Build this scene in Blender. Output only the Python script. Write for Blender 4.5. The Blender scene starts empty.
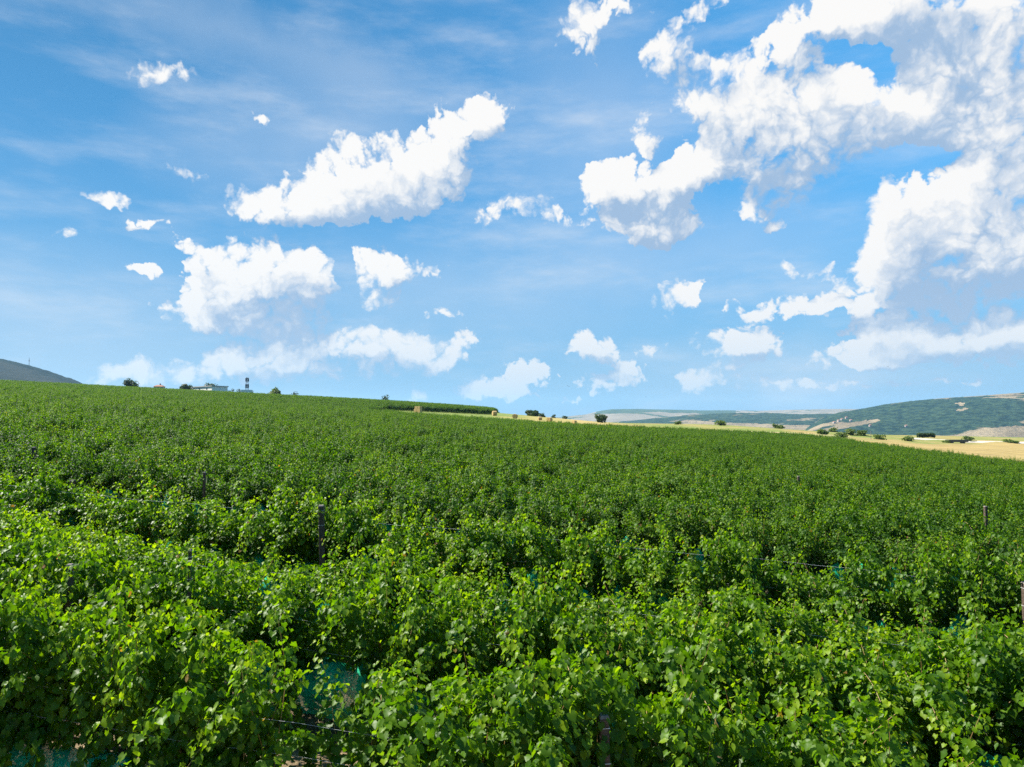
import bpy, math, random
import numpy as np
from mathutils import Vector, Matrix

random.seed(7)
R = math.radians
scene = bpy.context.scene
COL = scene.collection

# ------------------------------------------------------------------ camera
F_PX, CX, CY = 683.0, 512.0, 383.5          # 24 mm-equivalent drone lens at 1024 px
PITCH = R(2.64)
CAM_Z = 4.95
cam_data = bpy.data.cameras.new('camera')
cam_data.sensor_width = 36.0
cam_data.lens = 36.0 * F_PX / 1024.0
cam_data.clip_start = 0.1
cam_data.clip_end = 60000.0
cam = bpy.data.objects.new('camera', cam_data)
COL.objects.link(cam)
cam.location = (0, 0, CAM_Z)
cam.rotation_euler = (R(90) + PITCH, 0, 0)
scene.camera = cam


def ray(px, py):
    """world direction of a photograph pixel (y forward = 1 for easy scaling)"""
    x, up = (px - CX) / F_PX, (CY - py) / F_PX
    c, s = math.cos(PITCH), math.sin(PITCH)
    d = Vector((x, c - up * s, s + up * c))
    return d / d.y


def azel(px, py):
    d = ray(px, py)
    return math.atan2(d.x, d.y), math.asin(d.z / d.length)


# ------------------------------------------------------------------ sun and exposure
SUN_EL, SUN_AZ = R(50), R(72)                # azimuth measured to the left of the view
to_sun = Vector((-math.sin(SUN_AZ) * math.cos(SUN_EL), math.cos(SUN_AZ) * math.cos(SUN_EL), math.sin(SUN_EL)))
sun_data = bpy.data.lights.new('sun', 'SUN')
sun_data.energy = 5.0
sun_data.angle = R(0.53)
sun_data.color = (1.0, 0.945, 0.86)
sun = bpy.data.objects.new('sun', sun_data)
COL.objects.link(sun)
sun.rotation_euler = to_sun.to_track_quat('Z', 'Y').to_euler()
sun.location = to_sun * 100

vs = scene.view_settings
vs.view_transform = 'Standard'
vs.look = 'None'
vs.exposure = 1.42
vs.gamma = 1.0
vs.use_curve_mapping = False
cy = scene.cycles
cy.max_bounces = 6
cy.diffuse_bounces = 3
cy.glossy_bounces = 2
cy.transmission_bounces = 3
cy.transparent_max_bounces = 8
cy.volume_bounces = 0
cy.use_denoising = False

# ------------------------------------------------------------------ world: Nishita sky with cumulus
SKY_STRENGTH = 0.05
SKY_GAIN = 0.75          # the photograph is exposed for the vines
# (px, py, half width px, half height px, weight, rotation deg)  -> turned into fixed sky directions
CLOUDS = [
    (163, 74, 50, 20, .9, 8),
    (365, 180, 105, 52, 1.2, 12), (460, 128, 66, 40, .95, 25), (262, 200, 55, 28, .9, 0), (330, 205, 80, 28, .9, 0),
    (425, 185, 66, 44, .9, 20), (480, 118, 34, 26, .6, 40),
    (100, 197, 40, 15, .75, -8), (187, 173, 36, 13, .7, 0), (75, 233, 44, 13, .5, -6), (145, 272, 42, 13, .75, 2), (196, 256, 30, 20, .62, 0),
    (265, 120, 22, 14, .4, 0),
    (258, 284, 86, 62, 1.7, 6), (346, 272, 12, 30, -.7, 20), (172, 278, 14, 22, -.6, 0), (215, 308, 70, 36, 1.1, 6), (303, 274, 46, 34, .8, 0), (290, 322, 80, 24, .8, 0),
    (388, 263, 50, 26, 1.1, 0), (376, 296, 48, 26, .72, 10), (440, 272, 26, 12, .45, 0),
    (330, 349, 130, 20, .75, 2), (395, 356, 62, 30, .95, 0), (200, 370, 120, 24, .75, 8), (285, 366, 90, 24, .85, 0), (350, 335, 60, 14, .7, 0),
    (455, 350, 26, 28, .62, 20), (515, 379, 40, 24, .85, 15), (420, 392, 24, 20, .5, 60), (600, 384, 36, 18, .7, 0), (586, 347, 42, 24, 1.05, 0),
    (472, 385, 30, 14, .5, 0), (150, 378, 60, 10, .5, 5),
    (515, 207, 46, 20, .72, 10), (556, 218, 44, 16, .65, 0),
    (640, 190, 76, 42, 1.25, 0), (655, 228, 76, 26, .95, 0), (700, 165, 52, 40, .95, 40), (612, 178, 40, 28, .8, 0),
    (770, 105, 110, 70, 1.1, -20), (690, 62, 56, 52, .85, -30), (805, 135, 120, 62, 1.1, 0), (790, 185, 70, 52, .85, -10),
    (700, 105, 46, 34, .7, 0), (860, 120, 80, 50, .75, 0), (860, 58, 90, 26, -.75, -35), (885, 84, 50, 22, -.5, -60), (704, 82, 44, 22, -.6, -20), (735, 30, 80, 26, -.7, 20), (850, 205, 34, 50, -.5, 10), (745, 145, 40, 14, -.4, 30), (820, 205, 40, 20, -.3, 0), (612, 60, 20, 60, -.4, 0), (470, 340, 26, 14, .62, 0), (440, 366, 40, 16, .62, 0), (500, 392, 60, 12, .6, 0), (545, 372, 26, 14, .55, 0), (625, 372, 30, 16, .6, 0), (655, 352, 24, 12, .5, 0), (770, 385, 60, 12, .6, 0), (120, 374, 60, 14, .62, 4), (250, 352, 60, 20, .6, 0), (180, 240, 26, 14, .5, 0), (150, 225, 40, 12, .45, 0), (480, 222, 26, 14, .55, 0), (440, 310, 40, 14, .45, 0), (860, 385, 90, 10, .55, 0), (960, 382, 80, 9, .5, 0), (870, 320, 60, 14, .6, 0), (800, 270, 26, 12, .5, 0),
    (910, 62, 140, 70, 1.1, 10), (840, 18, 130, 50, 1.1, 0), (985, 132, 80, 44, 1.0, 0), (925, 158, 60, 14, -.6, 10), (1000, 40, 110, 80, 1.1, 0), (930, 105, 80, 46, .7, 0),
    (585, 25, 36, 62, .72, -15), (645, 125, 18, 34, .6, -15), (625, 8, 40, 22, .55, 0), (700, 10, 60, 30, .5, 0), (660, 45, 30, 30, .5, 0),
    (1040, 120, 70, 90, 1.0, 0), (655, 145, 24, 12, .45, 0),
    (955, 235, 120, 84, 1.6, 10), (900, 262, 84, 56, 1.1, 20), (1010, 205, 90, 76, 1.4, 20), (1030, 262, 90, 48, 1.1, 0), (905, 200, 40, 46, .7, 20),
    (965, 286, 110, 28, 1.0, 0), (862, 296, 66, 18, .6, 5),
    (785, 303, 98, 19, .74, 0), (712, 300, 12, 26, -.6, 0), (680, 301, 38, 24, 1.1, 10), (742, 345, 62, 28, 1.15, 0), (930, 338, 130, 32, 1.0, 0), (860, 355, 76, 22, .9, 0),
    (1010, 335, 70, 36, 1.0, 0), (730, 372, 70, 13, .5, 0), (695, 382, 34, 14, .68, 0), (825, 270, 17, 14, .75, 0), (776, 231, 16, 10, .7, 0), (870, 205, 24, 26, .6, 0),
    (745, 215, 26, 22, .55, 0), (630, 360, 26, 12, .5, 0), (560, 400, 40, 10, .4, 0), (1000, 365, 60, 10, .4, 0),
]

world = bpy.data.worlds.new('World')
scene.world = world
world.use_nodes = True
world.cycles.sampling_method = 'NONE'
wt = world.node_tree
for n in list(wt.nodes):
    wt.nodes.remove(n)


class NB:
    """tiny helper to write node maths"""
    def __init__(self, tree):
        self.t = tree

    def node(self, typ, ins=None, **props):
        n = self.t.nodes.new(typ)
        for k, v in props.items():
            setattr(n, k, v)
        for k, v in (ins or {}).items():
            self.put(n.inputs[k], v)
        return n

    def put(self, sock, v):
        if isinstance(v, bpy.types.NodeSocket):
            self.t.links.new(v, sock)
        elif v is not None:
            sock.default_value = v

    def m(self, op, a, b=None, c=None, clamp=False):
        n = self.t.nodes.new('ShaderNodeMath')
        n.operation = op
        n.use_clamp = clamp
        for i, v in enumerate((a, b, c)):
            if v is not None:
                self.put(n.inputs[i], v)
        return n.outputs[0]

    def v(self, op, a, b=None, scale=None):
        n = self.t.nodes.new('ShaderNodeVectorMath')
        n.operation = op
        self.put(n.inputs[0], a)
        if b is not None:
            self.put(n.inputs[1], b)
        if scale is not None:
            self.put(n.inputs['Scale'], scale)
        return n.outputs[0]

    def ramp(self, x, lo, hi, a=0.0, b=1.0, smooth=True):
        n = self.t.nodes.new('ShaderNodeMapRange')
        n.interpolation_type = 'SMOOTHSTEP' if smooth else 'LINEAR'
        for i, val in enumerate((x, lo, hi, a, b)):
            self.put(n.inputs[i], val)
        return n.outputs[0]

    def mix(self, f, a, b, blend='MIX'):
        n = self.t.nodes.new('ShaderNodeMix')
        n.data_type = 'RGBA'
        n.blend_type = blend
        self.put(n.inputs[0], f)
        self.put(n.inputs[6], a)
        self.put(n.inputs[7], b)
        return n.outputs[2]

    def noise(self, vec, scale, detail=4, rough=.55, out=0, **kw):
        n = self.t.nodes.new('ShaderNodeTexNoise')
        if vec is not None:
            self.put(n.inputs['Vector'], vec)
        n.inputs['Scale'].default_value = scale
        n.inputs['Detail'].default_value = detail
        n.inputs['Roughness'].default_value = rough
        for k, val in kw.items():
            n.inputs[k].default_value = val
        return n.outputs[out]


def puffs(b, g, q, blobs):
    """sum of soft puffs (fixed sky directions) at warped position q"""
    total = None
    for (a, e, a2, e2, rot, wgt) in blobs:
        mp = g.nodes.new('ShaderNodeMapping')
        mp.vector_type = 'TEXTURE'
        mp.inputs['Location'].default_value = (a, e, 0)
        mp.inputs['Rotation'].default_value = (0, 0, rot)
        mp.inputs['Scale'].default_value = (a2, e2, 1)
        g.links.new(q, mp.inputs['Vector'])
        gr = g.nodes.new('ShaderNodeTexGradient')
        gr.gradient_type = 'SPHERICAL'
        g.links.new(mp.outputs[0], gr.inputs[0])
        total = b.m('MULTIPLY', gr.outputs['Fac'], wgt) if total is None else b.m('MULTIPLY_ADD', gr.outputs['Fac'], wgt, total)
    return b.m('TANH', b.m('MULTIPLY', total, 1.5))


def puff_group(near, bases, k):
    g = bpy.data.node_groups.new('cloud_cell', 'ShaderNodeTree')
    for nm in ('here', 'sunward'):
        g.interface.new_socket(nm, in_out='INPUT', socket_type='NodeSocketVector')
    for nm in ('shape_here', 'shape_sunward', 'base'):
        g.interface.new_socket(nm, in_out='OUTPUT', socket_type='NodeSocketFloat')
    b = NB(g)
    gi, go = g.nodes.new('NodeGroupInput'), g.nodes.new('NodeGroupOutput')
    g.links.new(puffs(b, g, gi.outputs[0], near), go.inputs[0])
    g.links.new(puffs(b, g, gi.outputs[1], near), go.inputs[1])
    if bases:
        g.links.new(puffs(b, g, gi.outputs[0], bases), go.inputs[2])
    return g


# thick grey undersides  (px, py, half width, half height, weight, rotation)
BASES = [(925, 45, 120, 50, .9, 8), (800, 188, 75, 45, .9, -10), (985, 290, 110, 22, 1.3, 2), (290, 318, 100, 26, 1.4, 0), (655, 207, 60, 20, .7, 0),
         (375, 215, 60, 18, .5, 0), (745, 300, 60, 12, .6, 0), (830, 60, 60, 30, .4, 0), (580, 356, 30, 8, .6, 0), (750, 362, 40, 8, .6, 0), (960, 352, 90, 10, .6, 0)]


def to_sky(lst):
    res = []
    for (px, py, rx, ry, wgt, rot) in lst:
        a_, e_ = azel(px, py)
        res.append((a_, e_, abs(azel(px + rx * .5, py)[0] - azel(px - rx * .5, py)[0]),
                    abs(azel(px, py - ry * .5)[1] - azel(px, py + ry * .5)[1]), R(rot), wgt))
    return res


PUFFS, BASES = to_sky(CLOUDS), to_sky(BASES)
wb = NB(wt)
tc = wt.nodes.new('ShaderNodeTexCoord')
sep = wb.node('ShaderNodeSeparateXYZ', {0: tc.outputs['Generated']})
az = wb.m('ARCTAN2', sep.outputs[0], sep.outputs[1])
el = wb.m('ARCSINE', sep.outputs[2])
pvec = wb.node('ShaderNodeCombineXYZ', {0: az, 1: el, 2: 0.0}).outputs[0]

sky = wt.nodes.new('ShaderNodeTexSky')
sky.sky_type = 'NISHITA'
sky.sun_disc = False
sky.sun_elevation = SUN_EL
sky.sun_rotation = SUN_AZ
sky.altitude = 500
sky.air_density = 1.0
sky.dust_density = 0.6
sky.ozone_density = 2.2
grade = wb.mix(1.0, sky.outputs[0], (.50, 1.42, 1.70, 1), 'MULTIPLY')
skycol = wb.mix(wb.ramp(el, -.02, .55, .92, .12), grade, wb.mix(wb.ramp(el, .0, .42), (2.8, 4.95, 7.55, 1), (.76, 3.2, 6.9, 1)))


def background(col):
    return wb.node('ShaderNodeBackground', {'Color': wb.v('SCALE', col, scale=SKY_GAIN), 'Strength': SKY_STRENGTH}).outputs[0]


def mix_shader(f, a, b_):
    n = wt.nodes.new('ShaderNodeMixShader')
    wb.put(n.inputs[0], f); wt.links.new(a, n.inputs[1]); wt.links.new(b_, n.inputs[2])
    return n.outputs[0]


# noises shared by all clouds
SUNWARD = (-.020, .034, 0)
pvec2 = wb.v('ADD', pvec, SUNWARD)
warp = wb.v('SCALE', wb.v('SUBTRACT', wb.noise(pvec, 13.0, 5, .62, out=1), (.5, .5, .5)), scale=.065)
q1, q2 = wb.v('ADD', pvec, warp), wb.v('ADD', pvec2, warp)
fine1 = wb.noise(pvec, 16.5, 8, .60)
fine2 = wb.noise(pvec2, 16.5, 4, .60)
vo = wb.node('ShaderNodeTexVoronoi', {'Vector': q1, 'Scale': 38.0, 'Detail': 2.0, 'Roughness': .6}, voronoi_dimensions='2D')
puff = wb.m('SUBTRACT', .45, vo.outputs['Distance'])
rough1 = wb.m('MULTIPLY_ADD', puff, .80, wb.m('MULTIPLY', wb.m('SUBTRACT', fine1, .5), 2.25))
rough2 = wb.m('MULTIPLY', wb.m('SUBTRACT', fine2, .5), 2.25)
soft = wb.noise(pvec, 5.0, 2, .5)
edge_w = wb.ramp(soft, .35, .65, .28, .95)
shade = wb.ramp(wb.noise(pvec, 6.5, 4, .5), .38, .64)
# thin high veil, fading out to the sides
mpv = wb.node('ShaderNodeMapping', {'Vector': pvec, 'Rotation': (0, 0, R(-24)), 'Scale': (1.6, 6.0, 1)})
veil = wb.noise(mpv.outputs[0], 2.2, 6, .6)
veil = wb.m('MULTIPLY', wb.ramp(veil, .44, .80), wb.m('MULTIPLY', .46, wb.ramp(wb.m('ABSOLUTE', az), .78, .94, 1, 0)))
for (a_, e_, a2_, e2_, r_, w_) in to_sky([(330, 140, 210, 80, .34, 8), (600, 130, 130, 150, .34, -10), (480, 290, 240, 70, .26, 0), (250, 40, 330, 50, .26, -6), (60, 330, 240, 110, .30, 0), (700, 250, 200, 60, .26, 0), (820, 370, 300, 50, .3, 0)]):
    vm = wb.node('ShaderNodeMapping', {'Vector': q1, 'Location': (a_, e_, 0), 'Rotation': (0, 0, r_), 'Scale': (a2_, e2_, 1)}, vector_type='TEXTURE')
    vg = wb.node('ShaderNodeTexGradient', {0: vm.outputs[0]}, gradient_type='SPHERICAL')
    veil = wb.m('MULTIPLY_ADD', wb.m('MULTIPLY', vg.outputs['Fac'], w_), wb.m('MULTIPLY_ADD', soft, 1.4, .3), veil)
base = wb.mix(veil, skycol, (7.2, 7.9, 8.8, 1))
airy = wb.ramp(el, -.01, .14, .70, 1.0)
far = wb.ramp(el, 0.0, .24, .36, 0.0)
far_col = wb.mix(.5, skycol, (7.6, 7.9, 8.4, 1))


def cloud_cell(a0, a1, e0, e1):
    m_ = .05

    def close(lst):
        return [c for c in lst if c[0] + max(c[2], c[3]) + m_ > a0 and c[0] - max(c[2], c[3]) - m_ < a1
                and c[1] + max(c[3], c[2] * abs(math.sin(c[4]))) + m_ > e0 and c[1] - max(c[3], c[2] * abs(math.sin(c[4]))) - m_ < e1]
    near, bases = close(PUFFS), close(BASES)
    if not near:
        return background(base)
    gn = wt.nodes.new('ShaderNodeGroup')
    gn.node_tree = puff_group(near, bases, 0)
    wt.links.new(q1, gn.inputs[0]); wt.links.new(q2, gn.inputs[1])
    s1, s2, under = gn.outputs
    d1 = wb.m('ADD', wb.m('MULTIPLY_ADD', s1, 1.75, -.42), rough1)
    d2 = wb.m('ADD', wb.m('MULTIPLY_ADD', s2, 1.75, -.42), rough2)
    d1 = wb.m('MULTIPLY', d1, wb.ramp(s1, .02, .25))
    alpha = wb.ramp(d1, 0.0, edge_w)
    light = wb.m('ADD', wb.m('MULTIPLY', wb.m('SUBTRACT', d1, d2), .30), wb.m('MULTIPLY', wb.m('SUBTRACT', s1, s2), .95))
    thick = wb.ramp(d1, .3, 2.0)
    lit = wb.m('SUBTRACT', light, wb.m('MULTIPLY', thick, wb.m('MULTIPLY_ADD', shade, .40, .04)))
    lit = wb.m('SUBTRACT', lit, wb.m('MULTIPLY', under, wb.m('MULTIPLY_ADD', shade, .30, .30)))
    lit = wb.m('ADD', lit, wb.m('MULTIPLY', wb.m('SUBTRACT', puff, .1), .34))
    lit = wb.ramp(lit, -.70, .15)
    ccol = wb.mix(lit, (3.5, 5.0, 7.1, 1), (9.75, 9.6, 9.4, 1))
    ccol = wb.mix(far, ccol, far_col)
    return background(wb.mix(wb.m('MULTIPLY', alpha, airy), base, ccol))


def halves(a_edges, e_edges):
    """binary choice of sky cells, so that only the clouds near a direction are worked out"""
    if len(a_edges) == 2 and len(e_edges) == 2:
        return cloud_cell(a_edges[0], a_edges[1], e_edges[0], e_edges[1])
    if len(a_edges) >= len(e_edges):
        k = len(a_edges) // 2
        return mix_shader(wb.m('GREATER_THAN', az, a_edges[k]), halves(a_edges[:k + 1], e_edges), halves(a_edges[k:], e_edges))
    k = len(e_edges) // 2
    return mix_shader(wb.m('GREATER_THAN', el, e_edges[k]), halves(a_edges, e_edges[:k + 1]), halves(a_edges, e_edges[k:]))


cells = halves([-.95, -.44, -.26, -.08, .10, .28, .44, .95], [-.03, .085, .17, .27, .80])
inside = wb.m('MULTIPLY', wb.m('LESS_THAN', wb.m('ABSOLUTE', az), .95),
              wb.m('MULTIPLY', wb.m('GREATER_THAN', el, -.03), wb.m('LESS_THAN', el, .80)))
wout = wt.nodes.new('ShaderNodeOutputWorld')
wt.links.new(mix_shader(inside, background(skycol), cells), wout.inputs['Surface'])

# ================================================================== helpers
def sstep(x, a, b):
    t = np.clip((np.asarray(x, float) - a) / (b - a), 0, 1)
    return t * t * (3 - 2 * t)


def ground(x, y):
    """height of the land: a slope rising to the left, a crest far off, a valley to the right"""
    x = np.asarray(x, float); y = np.asarray(y, float)
    z = .0083 * y - .066 * x
    z = z + 3.0 * sstep(y, 185, 300) * np.exp(-((x + 60) / 110.0) ** 2)
    # stubble shelf on the right, a low bank with the road, flat green land past it
    z = z + .046 * np.maximum(0, x - 200)
    mr = sstep(x, 40, 130)
    z = z + (3.0 * sstep(y, 190, 300) + 1.0 * sstep(y, 299, 307)) * mr
    # the crest: beyond it the land falls away
    over = np.maximum(0, y - 375)
    z = z - .00055 * over ** 2 / (1 + over / 300)
    r = np.hypot(x, y)
    # rolling micro relief, none near the camera
    z = z + sstep(r, 60, 250) * .35 * (np.sin(x * .031 + 1.3) * np.sin(y * .023 + .4))
    # right hand valley
    valley = sstep(y + .45 * x, 520, 1600)
    z = z * (1 - valley) + valley * (-84 + 5 * np.sin(x * .0021) * np.cos(y * .0017))
    # behind the camera level out
    return z * sstep(r, -1, 0) if False else z


def gz(x, y):
    return float(ground(x, y))


def link(o, parent=None):
    COL.objects.link(o)
    if parent is not None:
        o.parent = parent
    return o


def tag(o, label=None, cat=None, group=None, kind=None):
    if label: o['label'] = label
    if cat: o['category'] = cat
    if group: o['group'] = group
    if kind: o['kind'] = kind
    return o


def empty(name, loc, rz=0.0, scale=1.0):
    o = bpy.data.objects.new(name, None)
    o.empty_display_size = .2
    o.location = loc
    o.rotation_euler = (0, 0, rz)
    o.scale = (scale,) * 3
    return link(o)


def np_mesh(name, verts, faces_flat, face_sizes, mats, mat_idx=None, attrs=None, smooth=False):
    """fast mesh from numpy arrays"""
    me = bpy.data.meshes.new(name)
    verts = np.asarray(verts, np.float32)
    faces_flat = np.asarray(faces_flat, np.int32)
    face_sizes = np.asarray(face_sizes, np.int32)
    me.vertices.add(len(verts))
    me.vertices.foreach_set('co', verts.ravel())
    me.loops.add(len(faces_flat))
    me.loops.foreach_set('vertex_index', faces_flat)
    me.polygons.add(len(face_sizes))
    starts = np.concatenate(([0], np.cumsum(face_sizes)[:-1])).astype(np.int32)
    me.polygons.foreach_set('loop_start', starts)
    for m in mats:
        me.materials.append(m)
    if mat_idx is not None:
        me.polygons.foreach_set('material_index', np.asarray(mat_idx, np.int32))
    me.update(calc_edges=True)
    for k, arr in (attrs or {}).items():
        at = me.attributes.new(k, 'FLOAT', 'FACE')
        at.data.foreach_set('value', np.asarray(arr, np.float32))
    if smooth:
        me.polygons.foreach_set('use_smooth', np.ones(len(face_sizes), bool))
    me.validate()
    return me


class MB:
    """collects simple shapes and links them as one mesh object"""
    def __init__(self):
        self.v, self.f = [], []

    def add(self, vs, fs):
        o = len(self.v)
        self.v += [tuple(p) for p in vs]
        self.f += [tuple(i + o for i in f) for f in fs]
        return self

    def box(self, x0, x1, y0, y1, z0, z1, taper=0.0):
        t = taper
        return self.add([(x0, y0, z0), (x1, y0, z0), (x1, y1, z0), (x0, y1, z0),
                         (x0 + t, y0 + t, z1), (x1 - t, y0 + t, z1), (x1 - t, y1 - t, z1), (x0 + t, y1 - t, z1)],
                        [(3, 2, 1, 0), (4, 5, 6, 7), (0, 1, 5, 4), (1, 2, 6, 5), (2, 3, 7, 6), (3, 0, 4, 7)])

    def tube(self, pts, radii, n=6):
        pts = [Vector(p) for p in pts]
        if not hasattr(radii, '__len__'):
            radii = [radii] * len(pts)
        rings = []
        for i, p in enumerate(pts):
            d = (pts[min(i + 1, len(pts) - 1)] - pts[max(i - 1, 0)]).normalized()
            up = Vector((0, 0, 1)) if abs(d.z) < .9 else Vector((1, 0, 0))
            a = d.cross(up).normalized(); b = d.cross(a)
            rings.append([p + (a * math.cos(2 * math.pi * k / n) + b * math.sin(2 * math.pi * k / n)) * radii[i] for k in range(n)])
        vs = [q for r_ in rings for q in r_]
        fs = []
        for i in range(len(pts) - 1):
            for k in range(n):
                fs.append((i * n + k, i * n + (k + 1) % n, (i + 1) * n + (k + 1) % n, (i + 1) * n + k))
        fs.append(tuple(range(n - 1, -1, -1)))
        fs.append(tuple((len(pts) - 1) * n + k for k in range(n)))
        return self.add(vs, fs)

    def mesh(self, name, mat, smooth=False):
        me = bpy.data.meshes.new(name)
        me.from_pydata(self.v, [], self.f)
        me.materials.append(mat)
        if smooth:
            me.polygons.foreach_set('use_smooth', np.ones(len(self.f), bool))
        me.update()
        return me

    def build(self, name, mat, parent=None, smooth=False, bevel=0.0):
        o = bpy.data.objects.new(name, self.mesh(name, mat, smooth))
        if bevel:
            md = o.modifiers.new('bevel', 'BEVEL'); md.width = bevel; md.segments = 2
        return link(o, parent)


# ================================================================== materials
def material(name):
    m = bpy.data.materials.new(name)
    m.use_nodes = True
    t = m.node_tree
    bsdf = t.nodes['Principled BSDF']
    return m, NB(t), bsdf, t.nodes['Material Output']


def simple_mat(name, c1, c2, scale=8.0, rough=.8, bump=0.0, metal=0.0, detail=5):
    m, b, p, out = material(name)
    co = b.node('ShaderNodeTexCoord').outputs['Object']
    n = b.noise(co, scale, detail, .6)
    b.put(p.inputs['Base Color'], b.mix(b.ramp(n, .3, .7), (*c1, 1), (*c2, 1)))
    p.inputs['Roughness'].default_value = rough
    p.inputs['Metallic'].default_value = metal
    if bump:
        bn = b.node('ShaderNodeBump', {'Strength': bump, 'Distance': .05, 'Height': n})
        b.put(p.inputs['Normal'], bn.outputs[0])
    return m


def leaf_material(name, dark, mid, light, under, transl=.42, gloss=.36, rnd=.3):
    m, b, p, out = material(name)
    tint = b.node('ShaderNodeAttribute', attribute_name='tint').outputs['Fac']
    orand = b.node('ShaderNodeObjectInfo').outputs['Random']
    t2 = b.m('ADD', tint, b.m('MULTIPLY', b.m('SUBTRACT', orand, .5), rnd * .5))
    cr = b.t.nodes.new('ShaderNodeValToRGB')
    b.put(cr.inputs[0], t2)
    e = cr.color_ramp.elements
    e[0].position, e[0].color = .05, (*dark, 1)
    e[1].position, e[1].color = .5, (*mid, 1)
    x = e.new(.86); x.color = (*light, 1)
    x = e.new(.955); x.color = (*light, 1)
    x = e.new(.97); x.color = (.23, .19, .03, 1)
    x = e.new(1.0); x.color = (.20, .10, .035, 1)
    geo = b.node('ShaderNodeNewGeometry')
    col = b.mix(b.m('MULTIPLY', geo.outputs['Backfacing'], .55), cr.outputs[0], (*under, 1))
    b.put(p.inputs['Base Color'], col)
    p.inputs['Roughness'].default_value = gloss
    p.inputs['Specular IOR Level'].default_value = .26
    tr = b.node('ShaderNodeBsdfTranslucent', {'Color': b.mix(1.0, cr.outputs[0], (1.85, 1.9, .45, 1), 'MULTIPLY')})
    mx = b.node('ShaderNodeMixShader', {0: transl})
    b.t.links.new(p.outputs[0], mx.inputs[1]); b.t.links.new(tr.outputs[0], mx.inputs[2])
    b.t.links.new(mx.outputs[0], out.inputs['Surface'])
    return m


M_LEAF = leaf_material('vine_leaf', (.016, .060, .002), (.086, .178, .002), (.225, .315, .006), (.085, .165, .018), .46, .46)
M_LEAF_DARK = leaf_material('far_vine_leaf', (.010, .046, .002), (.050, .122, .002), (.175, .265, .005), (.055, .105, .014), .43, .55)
M_TREE = leaf_material('tree_leaf', (.016, .038, .009), (.030, .060, .015), (.055, .090, .024), (.05, .07, .035), .3, .6)
M_SHRUB = leaf_material('shrub_leaf', (.045, .085, .014), (.080, .125, .022), (.13, .165, .04), (.10, .125, .05), .4, .6)
M_TRUNK = simple_mat('vine_bark', (.045, .028, .017), (.12, .085, .055), 30, .95, .6)
M_CANE = simple_mat('cane_wood', (.18, .105, .035), (.30, .20, .06), 14, .6)
M_BARK = simple_mat('tree_bark', (.04, .028, .02), (.09, .07, .05), 6, .95, .4)
M_POST = simple_mat('post_wood', (.042, .026, .018), (.10, .070, .050), 22, .85, .5)
M_POSTTOP = simple_mat('weathered_end_grain', (.11, .09, .08), (.24, .21, .19), 40, .9, .3)
M_WIRE = simple_mat('galvanised_wire', (.40, .41, .40), (.62, .63, .62), 20, .45)
M_BALE = simple_mat('baled_straw', (.30, .20, .075), (.52, .37, .15), 9, .95, .9)
M_WHITE = simple_mat('white_render', (.78, .74, .66), (.84, .80, .72), 1.2, .85)
M_GREYROOF = simple_mat('grey_sheet_roof', (.30, .30, .29), (.42, .42, .41), .8, .7)
M_TILE = simple_mat('clay_roof_tile', (.20, .085, .05), (.30, .14, .085), 3, .85)
M_CREAM = simple_mat('cream_render', (.58, .46, .28), (.66, .54, .36), 1.0, .9)
M_GLASS = simple_mat('dark_window_glass', (.02, .025, .03), (.035, .04, .05), 2, .12)
M_STEEL = simple_mat('dark_painted_steel', (.05, .05, .055), (.10, .10, .105), 4, .6, 0, .3)
M_REDSTEEL = simple_mat('red_painted_steel', (.35, .06, .04), (.45, .10, .07), 4, .6)
M_STONE = simple_mat('pale_stone', (.50, .46, .39), (.66, .62, .54), .9, .9, .5)
M_BIRD = simple_mat('dark_feathers', (.02, .02, .022), (.05, .048, .045), 20, .7)
M_SHEETMETAL = simple_mat('weathered_trailer_panel', (.03, .035, .03), (.07, .06, .045), 2, .6)


def net_material():
    m, b, p, out = material('bird_netting')
    co = b.node('ShaderNodeTexCoord').outputs['Object']
    n = b.noise(co, 4.0, 5, .6)
    b.put(p.inputs['Base Color'], b.mix(b.ramp(n, .3, .7), (.003, .24, .115, 1), (.015, .50, .26, 1)))
    p.inputs['Roughness'].default_value = .7
    p.inputs['Specular IOR Level'].default_value = .25
    fine = b.noise(co, 55.0, 3, .6)
    tr = b.node('ShaderNodeBsdfTransparent')
    mx = b.node('ShaderNodeMixShader', {0: b.ramp(fine, .36, .60, .45, .95)})
    b.t.links.new(tr.outputs[0], mx.inputs[1]); b.t.links.new(p.outputs[0], mx.inputs[2])
    b.t.links.new(mx.outputs[0], out.inputs['Surface'])
    return m


M_NET = net_material()

# ================================================================== the land
# outline of the planted field (world metres): right and far edge, then a higher block behind a grass strip
EDGE = [(66, -60), (70, 40), (79, 105), (86, 150), (104, 215), (96, 232), (60, 226), (10, 200), (-30, 196), (-44, 205), (-46, 222)]


def near_edge_y(x):
    """far limit of the near block as a function of x"""
    x = np.asarray(x, float)
    return np.interp(x, [-400, -50, -44, -26, 8, 60, 80, 110], [999, 999, 205, 196, 200, 225, 232, 232])


def right_limit(y):
    y = np.asarray(y, float)
    return np.interp(y, [-60, 40, 105, 150, 215, 240], [66, 70, 79, 86, 104, 98])


def in_near(x, y):
    return (x < right_limit(y)) & (y < near_edge_y(x))


def in_upper(x, y):
    # the higher block: its lower edge shows as a dark leafy front above the bales
    low = np.interp(x, [-400, -60, -44, -9, 0], [999, 999, 246, 272, 280])
    return (x < -9) & (x > -60) & (y > low)


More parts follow.
